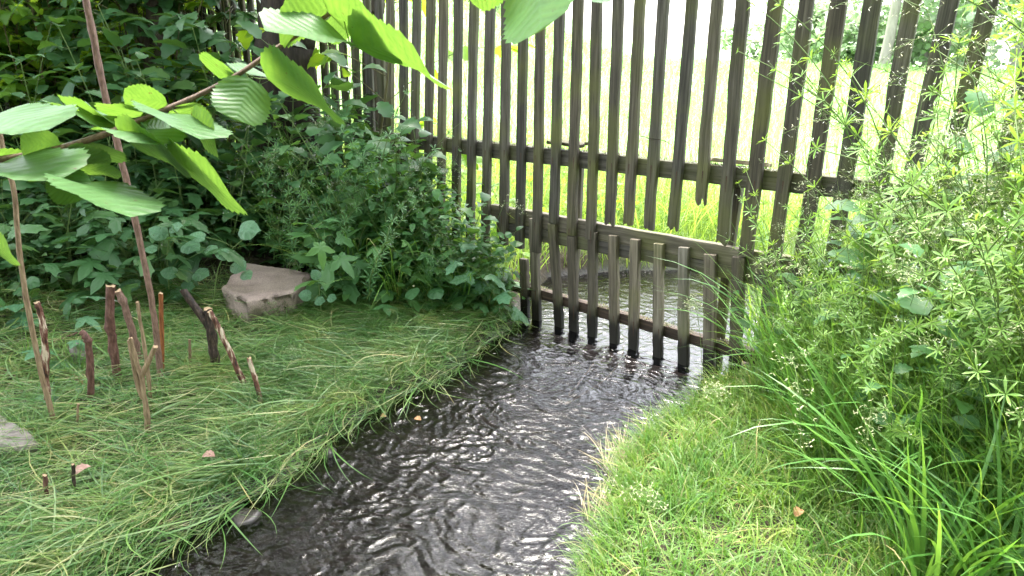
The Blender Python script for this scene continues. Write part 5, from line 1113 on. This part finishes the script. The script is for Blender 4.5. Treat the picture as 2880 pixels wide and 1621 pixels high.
put_leaves(G, [L_NEEDLE] + L_LANCE, np.stack([p[:, 0], p[:, 1], gz(p[:, 0], p[:, 1]) + H * rng.random(n) * 0.9], -1), rdir(n, -0.4, 0.7), ZUP + rng.normal(0, 0.5, (n, 3)), 0.045 * U(n, 0.5, 1.2))
p = region(9000, 0.95, 3.0, 1.5, 3.6, tallR); n = len(p)
blades(G, on_top(p, 0), U(n, 0, 6.28), HR(p[:, 0], p[:, 1]) * U(n, 0.35, 0.9), U(n, 0.0025, 0.006), U(n, 1.0, 1.55), U(n, 0.2, 1.4), 6, 0, 1.0)
tag(obj('tall_undergrowth', G, M_clv), 'tangled mass of fine leaves and grass filling the right bank', 'undergrowth', kind='stuff')
m_up = mesh_variants('flowering_grass_clump', [grass_clump(random.randint(10, 16), random.uniform(0.7, 1.0), random.uniform(0.005, 0.009), (0.2, 1.1), 0.06, (1.25, 1.55), 3) for _ in range(6)], [M_gr, M_stem, M_seed])
p = region(110, 0.95, 2.9, 1.6, 3.6, tallR)
place('flowering_grass_clump', m_up, p, 'upright flowering grass rising through the weeds of the right bank', 'grass clump', 'flowering grasses on the right bank', scale=0.55 + 0.5 * HR(p[:, 0], p[:, 1]))
m_rn = mesh_variants('nettle', [nettle(random.uniform(0.7, 1.0), 0.1) for _ in range(4)], [M_herb_light, M_stem])
p = region(34, 1.0, 2.9, 1.9, 3.6, tallR)
place('nettle', m_rn, p, 'nettle standing among the grasses of the right bank', 'nettle', 'nettles on the right bank', scale=HR(p[:, 0], p[:, 1]) * 1.05)
# single seed stalks that stand out
for x, y, h, lab, dr in ((1.02, 1.85, 0.75, 'drooping pale grass seed head at mid right, bowing to the left', 1.3), (1.25, 1.95, 0.95, 'upright grass seed head near the right edge', 0.5), (0.42, 1.78, 0.34, 'thin grass seed stalk leaning over the water at the bottom centre', 0.9), (0.62, 2.3, 0.45, 'slender seed stalk standing alone in the short right-hand grass', 0.8), (1.0, 2.75, 0.8, 'slender seed stalk in front of the right-hand battens', 0.8), (1.4, 2.2, 1.1, 'tall feathery seed stalk over the cleavers', 0.7), (0.85, 2.95, 0.5, 'low feathery seed stalk by the last short batten', 1.0)):
    G = Geo(); seed_stalk(G, h, 0, 1, dr, 0.3, True, 60); o = obj('seed_stalk', G, [M_stem, M_seed], loc=(x, y, float(gz(x, y)) - 0.01)); o.rotation_euler = (0, 0, random.uniform(0, 6.28)); tag(o, lab, 'grass stalk')
for px_, Y, lab in (((2440, 283), 3.0, 'small dark red flower head between two right-hand battens'), ((2700, 314), 2.4, 'dark red flower head above the cleavers, left of the other'), ((2826, 250), 2.3, 'dark red flower head highest at the right edge')):
    c = at_y(*px_, Y); G = Geo(); n = 40; put_leaves(G, L_LANCE, rdir(n, -1.5, 1.5) * 0.004, rdir(n, -1.5, 1.5), ZUP + rng.normal(0, .3, (n, 3)), np.full(n, 0.008), 0); g0 = np.array([c[0] + 0.12, c[1] - 0.1, float(gz(c[0], c[1]))]) - c
    tube(G, spline([g0, g0 * 0.5 + [0.02, 0, 0.05], [0, 0, 0]], 10), np.full(10, 0.0011), 4, 1, close=False); o = obj('red_flower_head', G, [M_redbud, M_stem], loc=c); tag(o, lab, 'flower')

p = region(18, -1.3, -0.05, 3.95, 5.2, lambda x, y: front(x, y) & (fs(x, y) > -0.4) & clear_stone(x, y))
place('nettle', m_net, p, 'nettle standing up above the herbs at the left end of the fence', 'nettle', 'nettles at the left end of the fence', scale=1.25 * HT(p[:, 0], p[:, 1]), tilt=0.2)
p = region(34, -1.5, 0.1, 3.9, 5.2, lambda x, y: front(x, y) & clear_stone(x, y))
place('fine_grass_clump', m_tg2, p, 'fine grass tuft pushing through the herbs left of the fence', 'grass clump', 'fine grass among the left herbs', scale=0.4 + 0.9 * HT(p[:, 0], p[:, 1]))
p = region(46, -2.9, 0.0, 1.6, 4.1, lambda x, y: lawn_left(x, y) & (poly_sd(x, y) > 0.08))
place('fine_grass_clump', m_tg2, p, 'low upright tuft in the flattened grass of the left bank', 'grass clump', 'upright tufts in the matted grass', 0.28, 0.5)
# meadow beyond the fence
def mead(n, s0, s1, L, W, name, label, mat, xr=(-14, 14), yr=(3, 16)):
    p = region(n, xr[0], xr[1], yr[0], yr[1], lambda x, y: (fs(x, y) > s0) & (fs(x, y) < s1) & (poly_sd(x, y) > 0.02) & (np.abs(x) < 0.85 * y + 1.2)); G = Geo()
    blades(G, on_top(p, -0.01), U(n, 0, 6.28), U(n, *L), U(n, *W), U(n, 0.9, 1.5), U(n, 0.3, 1.9), 4, 0, 1.0); tag(obj(name, G, mat), label, 'grass', kind='stuff')
mead(24000, 0.12, 3.0, (0.25, 0.75), (0.004, 0.011), 'meadow_grass', 'long lush grass just behind the fence', M_mead, (-5, 6), (2.5, 9))
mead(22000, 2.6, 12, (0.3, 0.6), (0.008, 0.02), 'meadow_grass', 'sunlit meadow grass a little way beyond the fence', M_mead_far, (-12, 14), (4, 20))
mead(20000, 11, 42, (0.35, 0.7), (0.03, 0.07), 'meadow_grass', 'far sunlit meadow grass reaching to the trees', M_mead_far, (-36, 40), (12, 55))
